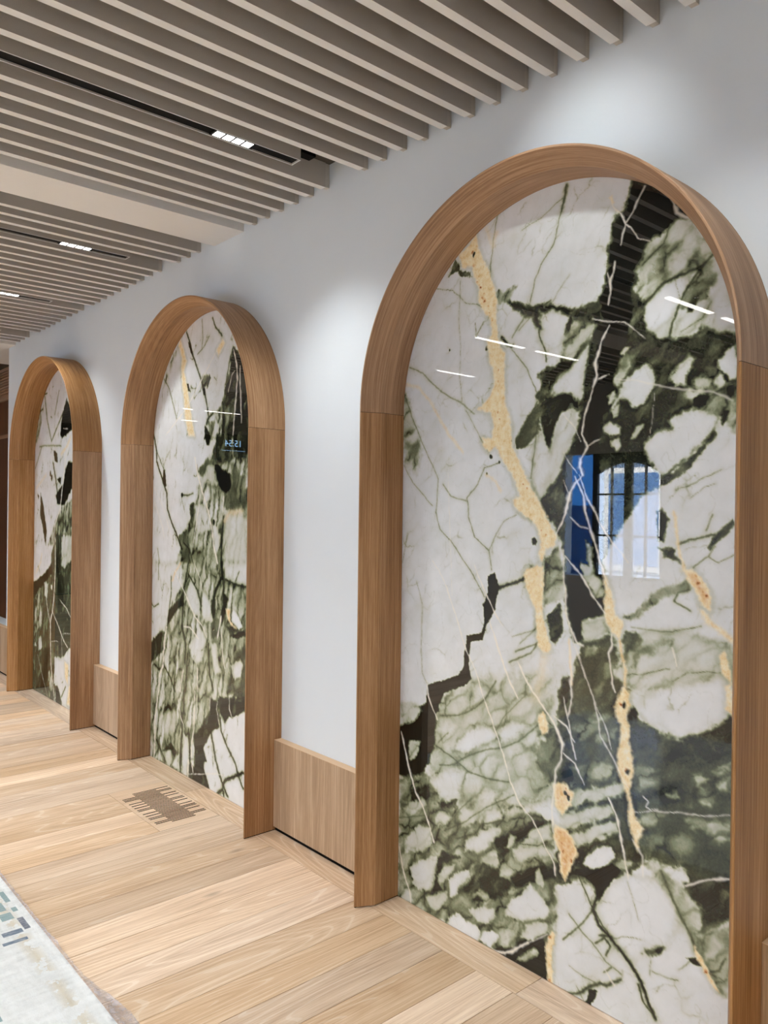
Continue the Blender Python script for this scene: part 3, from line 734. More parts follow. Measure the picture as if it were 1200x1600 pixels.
TRACE_2 = """
P .62 20|-103 1872 -463 1886 -505 -26 141 -224 784 -58 798 464 375 1217 183 1521 39 1808
P .84 20|-145 1559 -470 1528 -478 1170 -321 1175 -188 1182
P .08 14|-252 2403 -346 2328 -456 2156 -462 1901 -139 1921 -145 2101 -181 2210 -218 2268
P .4 20|-165 2065 -277 2127 -289 2031 -186 1991
P .5 14|-66 2074 -154 2100 -129 1921 -9 1929 14 2025 -77 2018
P .88 10|-77 2028 -118 1996 -109 1922 -29 1927
P .1 8|45 2008 -8 1964 -19 1928 48 1932
P .66 20|528 2399 376 2496 432 2413 502 2324 562 2276
P .5 16|104 2288 20 2288 -22 2253 39 2219 82 2234
Y .5 8|354 2536 306 2460 270 2392 303 2343 255 2232 231 2152 195 2044 160 1954 237 1959 285 2078 299 2184 324 2266 338 2374 328 2420 376 2502
Y .4 9|-146 2458 -166 2431 -99 2377 -78 2409
V .9 10 .1|275 2560 228 2490 193 2418 137 2333 82 2249 49 2185 16 2096 4 2050
P .04 6|256 2500 234 2499 188 2409 221 2437
P .04 6|273 2266 239 2257 222 2213 249 2216
P .04 6|29 2208 0 2285 -16 2263 19 2212
P .05 6|82 2239 50 2236 38 2169 65 2181
V .8 10 .2|-29 2591 -65 2535 -136 2479
V .7 6 .4|91 2607 78 2503 87 2443
V .7 6 .4|5 2497 66 2445 139 2415
V .9 12 .1|-46 2066 14 2036 24 2011
V .8 6 .35|563 2326 488 2258 389 2070
V .8 8 .2|-253 2389 -225 2345 -181 2210
w 8 1|530 1982 286 2109 166 2197 -78 2404
w 12 .9|-262 2383 -292 2307 -303 2220 -279 2056 -263 1932
w 10 .85|-329 2288 -331 2193 -349 1993
w 7 .7|-210 2168 -246 2250 -274 2271
P .1 8|33 1950 -19 1947 -4 1893 21 1894
P .14 14|-89 1942 -254 1932 -266 1807 -152 1782 -32 1816 -70 1894
P .1 12|-263 1932 -427 1921 -429 1800 -275 1806
P .35 14|112 1751 19 1818 -92 1804 8 1778 69 1709
P .0 10|-73 1780 -123 1773 -249 1721 -260 1654 -194 1621 -136 1645 -95 1710
P .35 14|-248 1788 -403 1792 -408 1549 -196 1538 -176 1596 -251 1644
P .8 12|19 1778 -73 1780 -96 1671 -15 1667 48 1708
P .7 12|-304 1786 -394 1788 -378 1718 -323 1729
P .87 14|151 1556 55 1566 -29 1497 -41 1422 83 1398 137 1443
P .87 14|-51 1447 -101 1449 -151 1401 -124 1302 -84 1300
P .62 16|5 1627 -136 1626 -168 1518 -100 1468 -18 1522
P .82 14|-197 1524 -346 1525 -427 1503 -433 1247 -203 1233 -180 1402
P .3 12|348 1379 246 1414 186 1228 287 1222
P .2 10|217 1566 151 1576 170 1442 235 1388 204 1493
w 14 1|157 1829 123 1741 67 1638 -19 1507 -51 1422 -73 1334 -115 1246
w 9 .9|88 1617 117 1505 147 1401 167 1323
w 8 .9|-175 1606 -168 1509
V 1 10 .1|693 1992 652 1889 651 1827 572 1719 509 1631 494 1532 444 1462 371 1384 300 1302
P .03 6|555 1769 531 1768 516 1674 540 1669 572 1708
V .8 6 .3|652 1889 549 1774
V .8 8 .2|319 1619 240 1616 174 1628
V .9 14 .1|-178 1499 -161 1401 -155 1248
V .9 9 .2|165 1229 210 1306 278 1339
V .7 6 .4|597 1203 624 1292
w 9 .5|685 1677 530 1516 404 1297
w 14 .4|683 1587 565 1433 539 1362
y 16 .7 .5|-188 1475 -235 1519 -291 1525 -364 1530
B 8|308 1619 -70 1468
P .9 14|-193 1251 -432 1265 -435 1149 -300 1148 -195 1164
P .9 14|718 1196 321 1220 274 1181 284 1090 420 977 476 835 573 785 705 701
P .1 10|573 785 506 793 527 681 721 568 725 698
P .12 9|467 929 283 1048 270 986 395 915 482 829
P .06 9|-178 1099 -236 1061 -190 959 -172 908 -147 954 -179 1031
P .15 8|-50 1043 -100 1048 -102 969 -74 896 -48 933
P .35 9|-53 934 -161 956 -134 855 -55 824
P .2 10|-220 914 -387 925 -269 867
P .02 8|-259 871 -396 917 -414 891 -324 863
P .28 20|-353 812 -442 848 -447 594 -219 551 -272 705
P .87 12|249 1062 163 1147 74 1021 61 931 158 941 236 1000
P .87 12|54 1084 -30 1031 -73 926 8 907 61 951
P .87 12|208 758 70 879 -4 813 45 684 129 666 185 709
P .87 12|-46 798 -115 818 -138 708 -178 665 -100 633
P 1 6|-275 1016 -331 994 -386 934 -351 909 -267 949
Y .9 6|-209 1005 -256 1014 -257 947 -323 917 -267 925 -229 963
P 1 5|-279 1007 -331 991 -382 934 -351 913 -281 945
P .87 12|-263 713 -363 762 -400 739 -365 673 -293 641
V .8 8 .2|436 1132 433 1035 455 952 476 835
y 8 .7 .8|321 1220 389 1157 423 1106
w 16 1|488 828 522 726 531 587 579 524 589 422
w 9 .9|390 1173 295 1084 226 1017 136 928 49 887 -4 828
w 9 .9|266 855 188 859 90 810
w 13 1|-161 961 -125 844
w 7 .9|-163 883 -186 740 -217 657
w 7 .8|154 1230 77 1148 54 1084
w 10 .9|271 602 302 474
w 9 .9|96 641 93 512
V .9 12 .15|220 1226 272 1065 281 969 289 852 241 753 250 647
V .9 9 .2|218 1164 107 1079 63 997
V 1 18 .05|-164 1249 -166 1176 -99 1097 -80 1051
V .9 12 .1|-176 1177 -187 1100
V .9 9 .15|-205 1164 -309 1144 -409 1142
V .8 6 .2|-308 1163 -344 1217
V .9 9 .2|519 589 433 532 372 461
V .9 14 .2|218 705 235 486
V .8 7 .3|705 949 666 930 603 953
V .8 6 .3|609 1203 607 1103
V .9 12 .15|-25 795 -39 643 -82 550
P .74 16|573 286 381 363 299 342 320 269 482 119 544 105 595 171
P .2 10|-312 587 -447 611 -448 570 -313 554
P .07 9|-152 528 -267 545 -448 584 -449 524 -315 454 -278 451 -213 404 -164 437 -123 488
P .09 9|-143 492 -53 504 -54 440 77 291 130 259 117 149 126 80 181 92 195 -6 -65 -16 -33 45 10 99 12 200 -77 325 -156 362
P .97 8|-156 362 -174 415 -213 399 -260 443 -306 443 -449 524 -461 -11 -417 -10 -65 -11 -22 52 10 99 -20 147 23 212 -77 320
P .04 6|32 180 12 190 -20 147 10 134
V .9 13 .1|-67 318 -121 177 -172 97 -211 54 -250 17
V .9 11 .12|-164 413 -176 347 -244 276 -321 218 -359 156 -405 103
V 1 14 .05|-201 66 -230 98 -322 142 -403 182
V .9 14 .08|-144 2 -202 42 -212 11
V .8 6 .3|-243 343 -225 295
P .87 8|263 245 195 223 182 133 212 0 279 4 271 111
P .87 6|140 215 117 174 127 121 159 118 172 167
P .87 8|362 68 305 113 291 11 408 13
P .78 8|494 79 410 109 385 51 431 2 492 13
P .82 8|629 7 567 66 504 5
P .1 8|458 120 423 150 328 108 373 65 410 109 530 70
V .9 14 .1|277 347 274 242 293 106 291 1
V .8 9 .2|606 118 480 16
V .8 9 .2|580 80 629 12
V .9 12 .15|196 275 171 136
V .9 16 .2|257 482 254 357
w 16 1|589 422 635 246 632 107 642 -2
w 12 .95|125 506 131 300 161 179 159 118 136 41
w 14 1|192 99 201 -2
w 7 .9|336 441 299 332 252 279
w 6 .9|-133 500 -124 454 -155 377
w 7 .9|-257 548 -259 481 -288 444
w 5 .8|257 2 72 50 -132 106 -229 117
w 7 .8|-53 509 -44 433
"""
TRACE_3 = """
P .03 12|-48 2374 -169 2240 -172 2125 38 2072 87 2100 43 2257
P .05 12|-110 1890 -203 1870 -208 1699 -27 1552 144 1559 171 1628 3 1719 -41 1834
P .5 16|45 1534 -211 1601 -222 1252 336 1228 189 1414
P .08 8|233 1989 156 1960 129 1882 205 1902
P .08 8|138 1755 52 1770 62 1703
P .08 9|536 1647 465 1541 379 1340 402 1225 473 1364 544 1469
P .1 7|619 1648 577 1630 589 1594
P .65 16|696 2266 561 2390 528 2226 607 2106 688 2039
V .8 12 .3|455 2433 395 2243 286 2061 91 2219 43 2257
V .7 9 .45|216 2272 123 2450
V .8 10 .2|559 2327 505 2340
V .8 10 .2|482 2457 402 2458
V .9 16 .15|242 1886 175 1756 134 1644
V .7 9 .4|577 2033 442 2035 60 2014
V .7 8 .4|682 1857 522 2030
w 16 1|-140 2053 -39 1918 4 1752 69 1517 188 1397 209 1242
w 7 .7|16 2146 -79 2139
y 16 .4 .8|58 1947 -60 2000 -140 2061
B 12|303 1802 271 1771
y 14 .5 .5|648 1693 539 1737 407 1796
P .3 18|706 893 434 985 264 988 257 1153 161 1311 -242 1325 -268 484 155 348 142 -42 732 -22
P .8 14|38 1315 -197 1323 -202 1144 -42 1060 31 1089
P .06 10|706 893 460 974 254 1084 239 1007 379 936 674 787
P .1 10|99 1313 55 1087 -71 888 -74 805 91 688 96 831 142 1125
P .55 14|663 461 474 574 454 789 562 779 669 642
P .75 9|406 934 326 914 348 799 428 809
P .8 8|551 449 498 483 454 382 548 342
P .75 8|648 427 604 379 660 362
P .6 10|645 771 538 879 483 840 561 725
P .2 14|242 688 -215 721 -222 494 -16 373 155 365 235 474
P .12 14|467 354 284 424 277 208 403 55 620 16 436 226
P .6 12|303 204 228 259 197 93 271 10
P .95 9|155 348 -16 357 -154 468 -223 478 -237 9 -27 12 99 153 173 140
P .08 7|148 127 74 132 -15 22 -4 -5 119 -4
P 1 5|262 911 236 917 235 870 260 876
Y .3 9|-64 348 -147 336 -140 186 -80 226
Y .5 9|-168 175 -232 186 -236 33 -121 35
y 10 .4 .7|493 1149 518 1077 625 989
V .8 9 .2|-1 62 -94 162
w 16 1|173 1294 164 1038 194 796 217 708 265 625 260 470 241 274 184 95 143 -34
w 11 .95|217 700 89 612 -35 510 -131 465
w 12 .95|418 916 346 729 278 615
w 9 .9|46 810 -99 758 -216 681
w 7 .6|574 311 460 169 296 -12
w 5 .6|14 545 -17 340
w 5 .7|234 465 85 485
w 5 .7|-10 557 -219 583
"""

# ---------------------------------------------------------------- marble slabs
# Each slab's figure is drawn on a raster from outlines and veins given in slab millimetres
# (y from the arch centre, z from the floor) and broken up with noise; the mesh carries it as
# an attribute (tone, ochre, white vein, rust) that the node material turns into colour.
def _hash(ix, iy, s):
    h = (ix.astype(np.int64) * 374761393 + iy.astype(np.int64) * 668265263 + s * 974634777) & 0xFFFFFFFF
    h = ((h ^ (h >> 13)) * 1274126177) & 0xFFFFFFFF
    return ((h ^ (h >> 16)) & 0xFFFF) / 65535.0
def pnoise(x, y, s=0):
    ix, iy = np.floor(x), np.floor(y); fx, fy = x - ix, y - iy
    u = fx * fx * fx * (fx * (fx * 6 - 15) + 10); v = fy * fy * fy * (fy * (fy * 6 - 15) + 10)
    def gr(ax, ay, dx, dy):
        a = _hash(ax, ay, s) * 6.2831853; return np.cos(a) * dx + np.sin(a) * dy
    a = gr(ix, iy, fx, fy); b = gr(ix + 1, iy, fx - 1, fy); c = gr(ix, iy + 1, fx, fy - 1); d = gr(ix + 1, iy + 1, fx - 1, fy - 1)
    return ((a + (b - a) * u) * (1 - v) + (c + (d - c) * u) * v) * 1.4
def fbm(x, y, o=3, s=0, g=0.5):
    t = 0; a = 1.0; n = 0
    for k in range(o):
        t = t + a * pnoise(x, y, s + k * 17); n += a; a *= g; x = x * 2.03 + 5.1; y = y * 2.03 + 1.7
    return t / n
def vor(x, y, s=0):
    ix, iy = np.floor(x), np.floor(y); f1 = np.full(x.shape, 9.0); f2 = f1.copy(); idc = f1.copy()
    for dx in (-1, 0, 1):
        for dy in (-1, 0, 1):
            cx, cy = ix + dx, iy + dy; r = _hash(cx, cy, s)
            d = np.hypot(cx + 0.1 + 0.8 * r - x, cy + 0.1 + 0.8 * _hash(cx, cy, s + 5) - y)
            n = d < f1; f2 = np.where(n, f1, np.minimum(f2, d)); f1 = np.where(n, d, f1); idc = np.where(n, r, idc)
    return f1, f2, idc
def sstep(a, b, x):
    t = np.clip((x - a) / (b - a), 0, 1); return t * t * (3 - 2 * t)

def paint_slab(text, res, seed, aniso, busy, softk, crk, zs_):
    y = np.arange(-712, 713, res, dtype=np.float64); z = np.arange(-4, 2640, res, dtype=np.float64)
    Y, Z = np.meshgrid(y, z)
    wy = 6.0 * fbm(Y / 46, Z / 46, 2, seed) + 3.0 * fbm(Y / 13, Z / 13, 2, seed + 3)
    wz = 6.0 * fbm(Y / 46, Z / 46, 2, seed + 7) + 3.0 * fbm(Y / 13, Z / 13, 2, seed + 9)
    Yw, Zw = Y + wy, Z + wz
    edge = fbm(Y / 16, Z / (16 * zs_), 4, seed + 21, 0.62)
    edge2 = fbm(Y / 38, Z / (38 * zs_), 3, seed + 24)
    T = 0.93 + 0.10 * fbm(Y / 150, Z / 150, 3, seed + 30) + 0.02 * edge
    G = np.zeros_like(T); Wt = np.zeros_like(T); R = np.zeros_like(T)
    def window(pts, mg):
        lo, hi = pts.min(0) - mg, pts.max(0) + mg
        j0, j1 = np.searchsorted(y, (lo[0], hi[0])); i0, i1 = np.searchsorted(z, (lo[1], hi[1]))
        return slice(i0, i1), slice(j0, j1)
    def seg_d(pts, X_, Z_, close):
        D = np.full(X_.shape, 1e9); ins = np.zeros(X_.shape, bool); tt = np.zeros(X_.shape); n = len(pts); tot = 0
        for i in range(n if close else n - 1):
            a, b = pts[i], pts[(i + 1) % n]; ex, ez = b - a; L2 = ex * ex + ez * ez + 1e-9
            t = np.clip(((X_ - a[0]) * ex + (Z_ - a[1]) * ez) / L2, 0, 1)
            d = np.hypot(X_ - a[0] - t * ex, Z_ - a[1] - t * ez)
            nn = d < D; D = np.where(nn, d, D); tt = np.where(nn, i + t, tt)
            if close and abs(ez) > 1e-9:
                ins ^= ((a[1] > Z_) != (b[1] > Z_)) & (X_ < ex * (Z_ - a[1]) / ez + a[0])
        return D, ins, tt / max(1, n - 1)
    later = []
    for ln in text.strip().splitlines():
        h, p = ln.split('|'); h = h.split(); k = h[0]; a = [float(q) for q in h[1:]]
        pts = np.array([float(q) for q in p.split()]).reshape(-1, 2)
        if k != 'P': later.append((k, a, pts)); continue
        tone, soft = a[0], a[1] * softk
        S = window(pts, soft * 3 + 12); Xs, Zs = Yw[S], Zw[S]
        if Xs.size == 0: continue
        D, ins, _ = seg_d(pts, Xs, Zs, True); sd = np.where(ins, -D, D)
        sd = sd + edge[S] * (soft * 0.6 + 4) + edge2[S] * soft * 1.1
        m = sstep(soft * 1.0, -soft * 1.0, sd)
        T[S] = T[S] * (1 - m) + tone * m
        if tone > 0.7:   # pale cells keep a greenish rim
            T[S] -= 0.10 * np.exp(-(np.abs(sd) / (soft * 1.6)) ** 2)
    # broken texture: stretched angular cells with dark seams, clouds in the dark parts
    c, s_ = math.cos(aniso), math.sin(aniso)
    by = 24 * fbm(Y / 85, Z / 85, 2, seed + 81) + 9 * fbm(Y / 24, Z / 24, 2, seed + 83) + 3 * edge
    bz = 24 * fbm(Y / 85, Z / 85, 2, seed + 85) + 9 * fbm(Y / 24, Z / 24, 2, seed + 87) + 3 * edge
    Yb, Zb = Y + by, Z + bz; A, B = (Yb * c + Zb * s_), (-Yb * s_ + Zb * c)
    f1, f2, idc = vor(A / (125 * zs_) + 3, B / 58, seed + 40); F = f2 - f1
    g1, g2, idg = vor(A / (52 * zs_) + 9, B / 26, seed + 50); H = g2 - g1
    big = fbm(Y / 60, Z / 60, 3, seed + 60); cl = fbm(A / 90, B / 44, 4, seed + 62, 0.55)
    th = 0.035 + 0.10 * np.clip(0.3 + 1.6 * fbm(Y / 40, Z / 40, 2, seed + 63), 0, 1)
    sel = sstep(-0.25, 0.25, fbm(Y / 110, Z / 110, 2, seed + 64)); sel2 = sstep(-0.05, 0.35, big)
    seam = np.exp(-(F / th) ** 2) * sel; seam2 = np.exp(-(H / (th * 1.3)) ** 2) * sel2
    body = sstep(0.0, 0.55, F)
    mid = np.exp(-((T - 0.55) / 0.22) ** 2); dk = sstep(0.42, 0.10, T); core = sstep(0.09, 0.03, T)
    T = T + busy * mid * ((body - 0.55) * 0.34 + (idc - 0.5) * 0.30 * body + 0.42 * cl - 0.40 * seam - 0.16 * seam2)
    T = T + dk * (1 - core) * (0.50 * np.maximum(0, cl) * (0.6 + 0.8 * idc) + 0.20 * np.maximum(0, edge) * sel2 + 0.10 * body * (idc - 0.4))
    lt = sstep(0.7, 0.9, T); faint = sstep(0.05, 0.40, fbm(Y / 120, Z / 120, 2, seed + 66))
    thin = np.exp(-(F / (0.022 + 0.3 * np.maximum(0, th - 0.07))) ** 2)
    T = T - crk * lt * faint * (thin * 0.34 + np.exp(-(F / 0.16) ** 2) * 0.07) + lt * 0.06 * big - lt * 0.05 * np.maximum(0, cl)
    # hairlines everywhere: thin ridges of noise
    rid = np.abs(fbm(Yw / 95 + 4, Zw / 150, 2, seed + 70)); T = T - lt * 0.13 * np.exp(-(rid / 0.006) ** 2)
    rid2 = np.abs(fbm(A / 30, B / 90, 2, seed + 77)); hair = np.exp(-(rid2 / 0.008) ** 2) * sstep(0.0, 0.4, -big)
    T = T - mid * 0.2 * hair + dk * 0.10 * hair
    Yv, Zv = Y + 0.55 * wy, Z + 0.55 * wz
    for k, a, pts in later:
        if k == 'V':
            st, w, tone = a; S = window(pts, w * 4 + 14); D, _, t = seg_d(pts, Yv[S], Zv[S], False)
            tone *= 0.7; ww = w * (0.46 if w < 5 else 0.56 if w < 7 else 0.68) * (0.55 + 0.9 * np.clip(0.5 + 1.3 * edge[S], 0, 1.4))
            T[S] -= 0.09 * np.exp(-(D / (w * 1.8 + 3)) ** 2) * sstep(0.3, 0.8, T[S])
            m = st * np.exp(-(D / ww) ** 2); T[S] = T[S] * (1 - m) + tone * m
        elif k == 'B':
            r = a[0] * 1.5
            for q in pts:
                S = window(q[None, :], r * 3); d = np.hypot(Yw[S] - q[0], (Zw[S] - q[1]) * 0.8)
                m = sstep(r * 1.3, r * 0.7, d + edge[S] * r * 0.6); T[S] *= 1 - m; G[S] *= 1 - m
        elif k == 'Y':
            lvl, soft = a[0], a[1] * 1.2; S = window(pts, soft * 3 + 12); D, ins, _ = seg_d(pts, Yv[S], Zv[S], True)
            sd = np.where(ins, -D, D) + edge[S] * 9
            m = sstep(soft, -soft, sd)
            G[S] = np.maximum(G[S], m); R[S] = np.where(m > 0.05, np.maximum(R[S], lvl * sstep(2, -14, sd)), R[S])
            T[S] -= 0.12 * np.exp(-((sd - soft) / 9) ** 2)
        elif k == 'y':
            w, lvl, al = a; S = window(pts, w * 3 + 14); D, _, t = seg_d(pts, Yw[S], Zw[S], False)
            m = al * np.exp(-(D / (w * (0.7 + 0.8 * np.abs(edge[S] * 2)))) ** 2); G[S] = np.maximum(G[S], m)
            R[S] = np.where(m > 0.1, np.maximum(R[S], lvl), R[S])
        elif k == 'O':
            r = a[0] * 1.7
            for q in pts:
                S = window(q[None, :], r * 3.5); d = np.hypot(Yw[S] - q[0], Zw[S] - q[1])
                m = sstep(r * 1.3, r * 0.4, d + edge[S] * r * 1.4); R[S] = np.maximum(R[S], m * 1.6)
        elif k == 'w':
            w, al = a; w *= (1.0 if zs_ < 1.5 else 0.78); S = window(pts, w * 3 + 14); D, _, t = seg_d(pts, Yv[S], Zv[S], False)
            ww = w * 0.52 * (0.65 + 1.0 * np.clip(0.45 + 1.4 * fbm(Y[S] / 30, Z[S] / 30, 2, seed + 90), 0, 1.5))
            if len(pts) > 2: ww = ww * (0.45 + 0.55 * np.sin(np.pi * np.clip(t, 0.06, 0.94)) ** 0.5)
            m = al * np.exp(-(D / ww) ** 2.2)
            Wt[S] = np.maximum(Wt[S], m)
    R = R * (0.75 + 0.9 * edge)
    G = np.clip(G, 0, 1)
    return y, z, np.clip(T, 0, 1.05), G, np.clip(Wt, 0, 1), np.clip(R, 0, 1.6)

def marble_material():
    N = NT('polished_marble'); at = N.n('Attribute', attribute_name='marble'); sp = N.n('SeparateColor'); N.l(at.outputs['Color'], sp.inputs[0])
    tc = N.n('TexCoord'); v = tc.outputs['Object']
    fine = N.noise(v, 130, 3, 0.65); fine2 = N.noise(v, 420, 2, 0.6)
    t = sp.outputs[0]
    amp = N.math('MULTIPLY', N.math('SUBTRACT', 1.06, t), 0.26)
    t = N.math('MULTIPLY_ADD', N.math('SUBTRACT', fine, 0.5), amp, t)
    t = N.math('MULTIPLY_ADD', N.math('SUBTRACT', fine2, 0.5), N.math('MULTIPLY', amp, 0.5), t)
    col = N.ramp(t, [(0.0, (0.003, 0.0035, 0.003)), (0.12, srgb(34, 37, 28)), (0.30, srgb(78, 82, 60)), (0.48, srgb(124, 130, 100)),
                     (0.64, srgb(172, 175, 148)), (0.78, srgb(202, 203, 190)), (0.90, srgb(218, 220, 217)), (1.0, srgb(229, 231, 230))])
    gn = N.noise(v, 42, 5, 0.75); gs = N.noise(v, 150, 3, 0.7)
    gold = N.ramp(gn, [(0.28, srgb(214, 178, 114)), (0.42, srgb(232, 208, 156)), (0.55, srgb(240, 225, 184)), (0.68, srgb(244, 237, 216))])
    rr = N.math('ADD', at.outputs['Alpha'], N.math('MULTIPLY', N.math('SUBTRACT', gn, 0.5), 0.9))
    gold = N.mix(N.math('MULTIPLY', N.math('SUBTRACT', rr, 0.35), 1.15, clamp=True), gold, srgb(208, 142, 76))
    sp_ = N.math('MULTIPLY', N.math('SUBTRACT', gs, 0.64), 6.0, clamp=True)
    gold = N.mix(N.math('MULTIPLY', sp_, N.math('MULTIPLY_ADD', at.outputs['Alpha'], 0.8, 0.25), clamp=True), gold, srgb(150, 78, 30))
    gold = N.mix(N.math('SUBTRACT', N.math('MULTIPLY', rr, 2.0), 1.9, clamp=True), gold, srgb(96, 38, 16))
    col = N.mix(sp.outputs[1], col, gold)
    col = N.mix(sp.outputs[2], col, srgb(240, 234, 218))
    N.l(col, N.b.inputs['Base Color'])
    N.b.inputs['Roughness'].default_value = 0.008
    N.b.inputs['IOR'].default_value = 1.55
    return N.m
MAT['marble'] = marble_material()

def marble_slab(yc, text, res, dy, dz, seed, aniso, mirror_at, tex, label):
    y, z, T_, G, Wt, R = paint_slab(text, res, seed, aniso, *tex)
    hw, zc = 0.6970, ARCH_Z
    nY = int(2 * hw / dy)
    tcol = np.linspace(-1, 1, nY + 1)
    zs = list(np.linspace(0.001, zc, int(zc / dz))); nt = int(hw * math.pi / 2 / dz)
    halfw = [hw] * len(zs)
    for i in range(1, nt + 1):
        a = math.pi / 2 * i / nt; zs.append(zc + hw * math.sin(a)); halfw.append(max(1e-4, hw * math.cos(a)))
    zs = np.array(zs); halfw = np.array(halfw); nZ = len(zs)
    Yg = halfw[:, None] * tcol[None, :]; Zg = np.repeat(zs[:, None], nY + 1, 1)
    ys = Yg * 1000.0
    if mirror_at is not None: ys = np.where(ys < mirror_at, 2 * mirror_at - ys, ys)
    fy = np.clip((ys - y[0]) / res, 0, len(y) - 1.001); fz = np.clip((Zg * 1000 - z[0]) / res, 0, len(z) - 1.001)
    j, i = fy.astype(int), fz.astype(int); a, b = fy - j, fz - i
    samp = lambda F: (F[i, j] * (1 - a) + F[i, j + 1] * a) * (1 - b) + (F[i + 1, j] * (1 - a) + F[i + 1, j + 1] * a) * b
    nv = nZ * (nY + 1)
    co = np.empty((nv, 3)); co[:, 0] = 0; co[:, 1] = Yg.ravel(); co[:, 2] = Zg.ravel()
    ii, jj = np.meshgrid(np.arange(nZ - 1), np.arange(nY), indexing='ij'); q = (ii * (nY + 1) + jj).ravel()
    faces = np.stack([q, q + nY + 1, q + nY + 2, q + 1], 1)
    rim = list(range(0, nY + 1)) + [r * (nY + 1) + nY for r in range(1, nZ)] + [r * (nY + 1) for r in range(nZ - 1, 0, -1)]
    nr = len(rim); back = co[rim].copy(); back[:, 0] = X_WALL - 0.0002 - X_SLAB
    side = np.array([[rim[k], rim[(k + 1) % nr], nv + (k + 1) % nr, nv + k] for k in range(nr)])
    co = np.vstack([co, back]); faces = np.vstack([faces, side])
    me = bpy.data.meshes.new('marble_slab')
    me.vertices.add(len(co)); me.vertices.foreach_set('co', co.ravel())
    me.loops.add(faces.size); me.loops.foreach_set('vertex_index', faces.ravel().astype(np.int32))
    me.polygons.add(len(faces)); me.polygons.foreach_set('loop_start', np.arange(0, faces.size, 4, dtype=np.int32))
    me.update(calc_edges=True); me.validate()
    at = me.attributes.new('marble', 'FLOAT_COLOR', 'POINT')
    data = np.zeros((len(co), 4), dtype=np.float32)
    data[:nv] = np.stack([samp(T_).ravel(), samp(G).ravel(), samp(Wt).ravel(), samp(R).ravel()], 1); data[nv:] = data[rim]
    at.data.foreach_set('color', data.ravel())
    me.materials.append(MAT['marble'])
    o = bpy.data.objects.new('marble_slab', me); COL.objects.link(o); o.location = (X_SLAB, yc, 0)
    return tag(o, label, 'marble slab', 'marble slabs in the arches')
marble_slab(ARCH_Y[0], TRACE_1, 2.5, 0.003, 0.003, 5, -0.75, -640, (0.75, 1.5, 0.7, 1.0), 'polished white, black and green marble slab with a long golden vein, in the largest arch')
marble_slab(ARCH_Y[1], TRACE_2, 3.0, 0.005, 0.004, 25, -1.35, -412, (0.9, 0.9, 1.5, 1.9), 'polished marble slab with white upper left and grey-green lower half, in the middle arch')
marble_slab(ARCH_Y[2], TRACE_3, 5.0, 0.008, 0.006, 45, -1.4, -180, (0.9, 0.9, 1.5, 1.9), 'narrow-looking marble slab in the farthest arch, dark olive below, with a forked white vein')

# ---------------------------------------------------------------- rug under clear plastic, bottom left
def rug_material():
    N = NT('rug_pile'); tc = N.n('TexCoord'); v = tc.outputs['Object']
    mp = N.n('Mapping'); N.l(v, mp.inputs[0]); mp.inputs['Scale'].default_value = (1, 1, 1)
    sx = N.n('VectorMath', operation='MULTIPLY'); N.l(v, sx.inputs[0]); sx.inputs[1].default_value = (6, 40, 1)
    sy = N.n('VectorMath', operation='MULTIPLY'); N.l(v, sy.inputs[0]); sy.inputs[1].default_value = (40, 6, 1)
    a = N.noise(sx.outputs[0], 1.0, 4, 0.65); b = N.noise(sy.outputs[0], 1.0, 4, 0.65); big = N.noise(v, 5.0, 3, 0.6)
    t = N.math('ADD', N.math('MULTIPLY', a, 0.35), N.math('ADD', N.math('MULTIPLY', b, 0.35), N.math('MULTIPLY', big, 0.3)))
    col = N.ramp(t, [(0.33, srgb(214, 215, 210)), (0.45, srgb(240, 240, 235)), (0.6, srgb(252, 252, 248))])
    edge = N.n('SeparateXYZ'); N.l(v, edge.inputs[0])
    e = N.math('SUBTRACT', 1.0, N.math('MULTIPLY', N.math('ABSOLUTE', N.math('SUBTRACT', edge.outputs[0], -0.07)), 28.0), clamp=True)
    y = N.math('MULTIPLY', e, N.math('GREATER_THAN', N.noise(v, 14.0, 3, 0.7), 0.48))
    col = N.mix(N.math('MULTIPLY', y, 0.45), col, srgb(206, 180, 120))
    N.l(col, N.b.inputs['Base Color']); N.b.inputs['Roughness'].default_value = 0.9; N.b.inputs['Specular IOR Level'].default_value = 0.1
    N.bump(N.noise(v, 260, 2), 0.4, 0.002)
    return N.m
def patch_mat(name, c):
    N = NT(name); tc = N.n('TexCoord'); v = tc.outputs['Object']
    sx = N.n('VectorMath', operation='MULTIPLY'); N.l(v, sx.inputs[0]); sx.inputs[1].default_value = (30, 160, 1)
    n = N.noise(sx.outputs[0], 1.0, 4, 0.7)
    N.l(N.ramp(n, [(0.36, c), (0.60, tuple(0.5 * q + 0.28 for q in c)), (0.72, srgb(225, 226, 222))]), N.b.inputs['Base Color'])
    N.b.inputs['Roughness'].default_value = 0.9; return N.m
RX, RY = 0.945, 3.52
rug = empty('rug', (RX, RY, 0)); tag(rug, 'off-white abstract rug with blue and teal blocks, wrapped in clear plastic, bottom left', 'rug')
boxobj('pile', rug_material(), (-1.9, 0, -3.2, 0, 0.0005, 0.012), rug)
pb = {'navy': patch_mat('rug_navy', srgb(74, 104, 128)), 'teal': patch_mat('rug_teal', srgb(136, 170, 168)), 'slate': patch_mat('rug_slate', srgb(84, 94, 112))}
PATCH = []
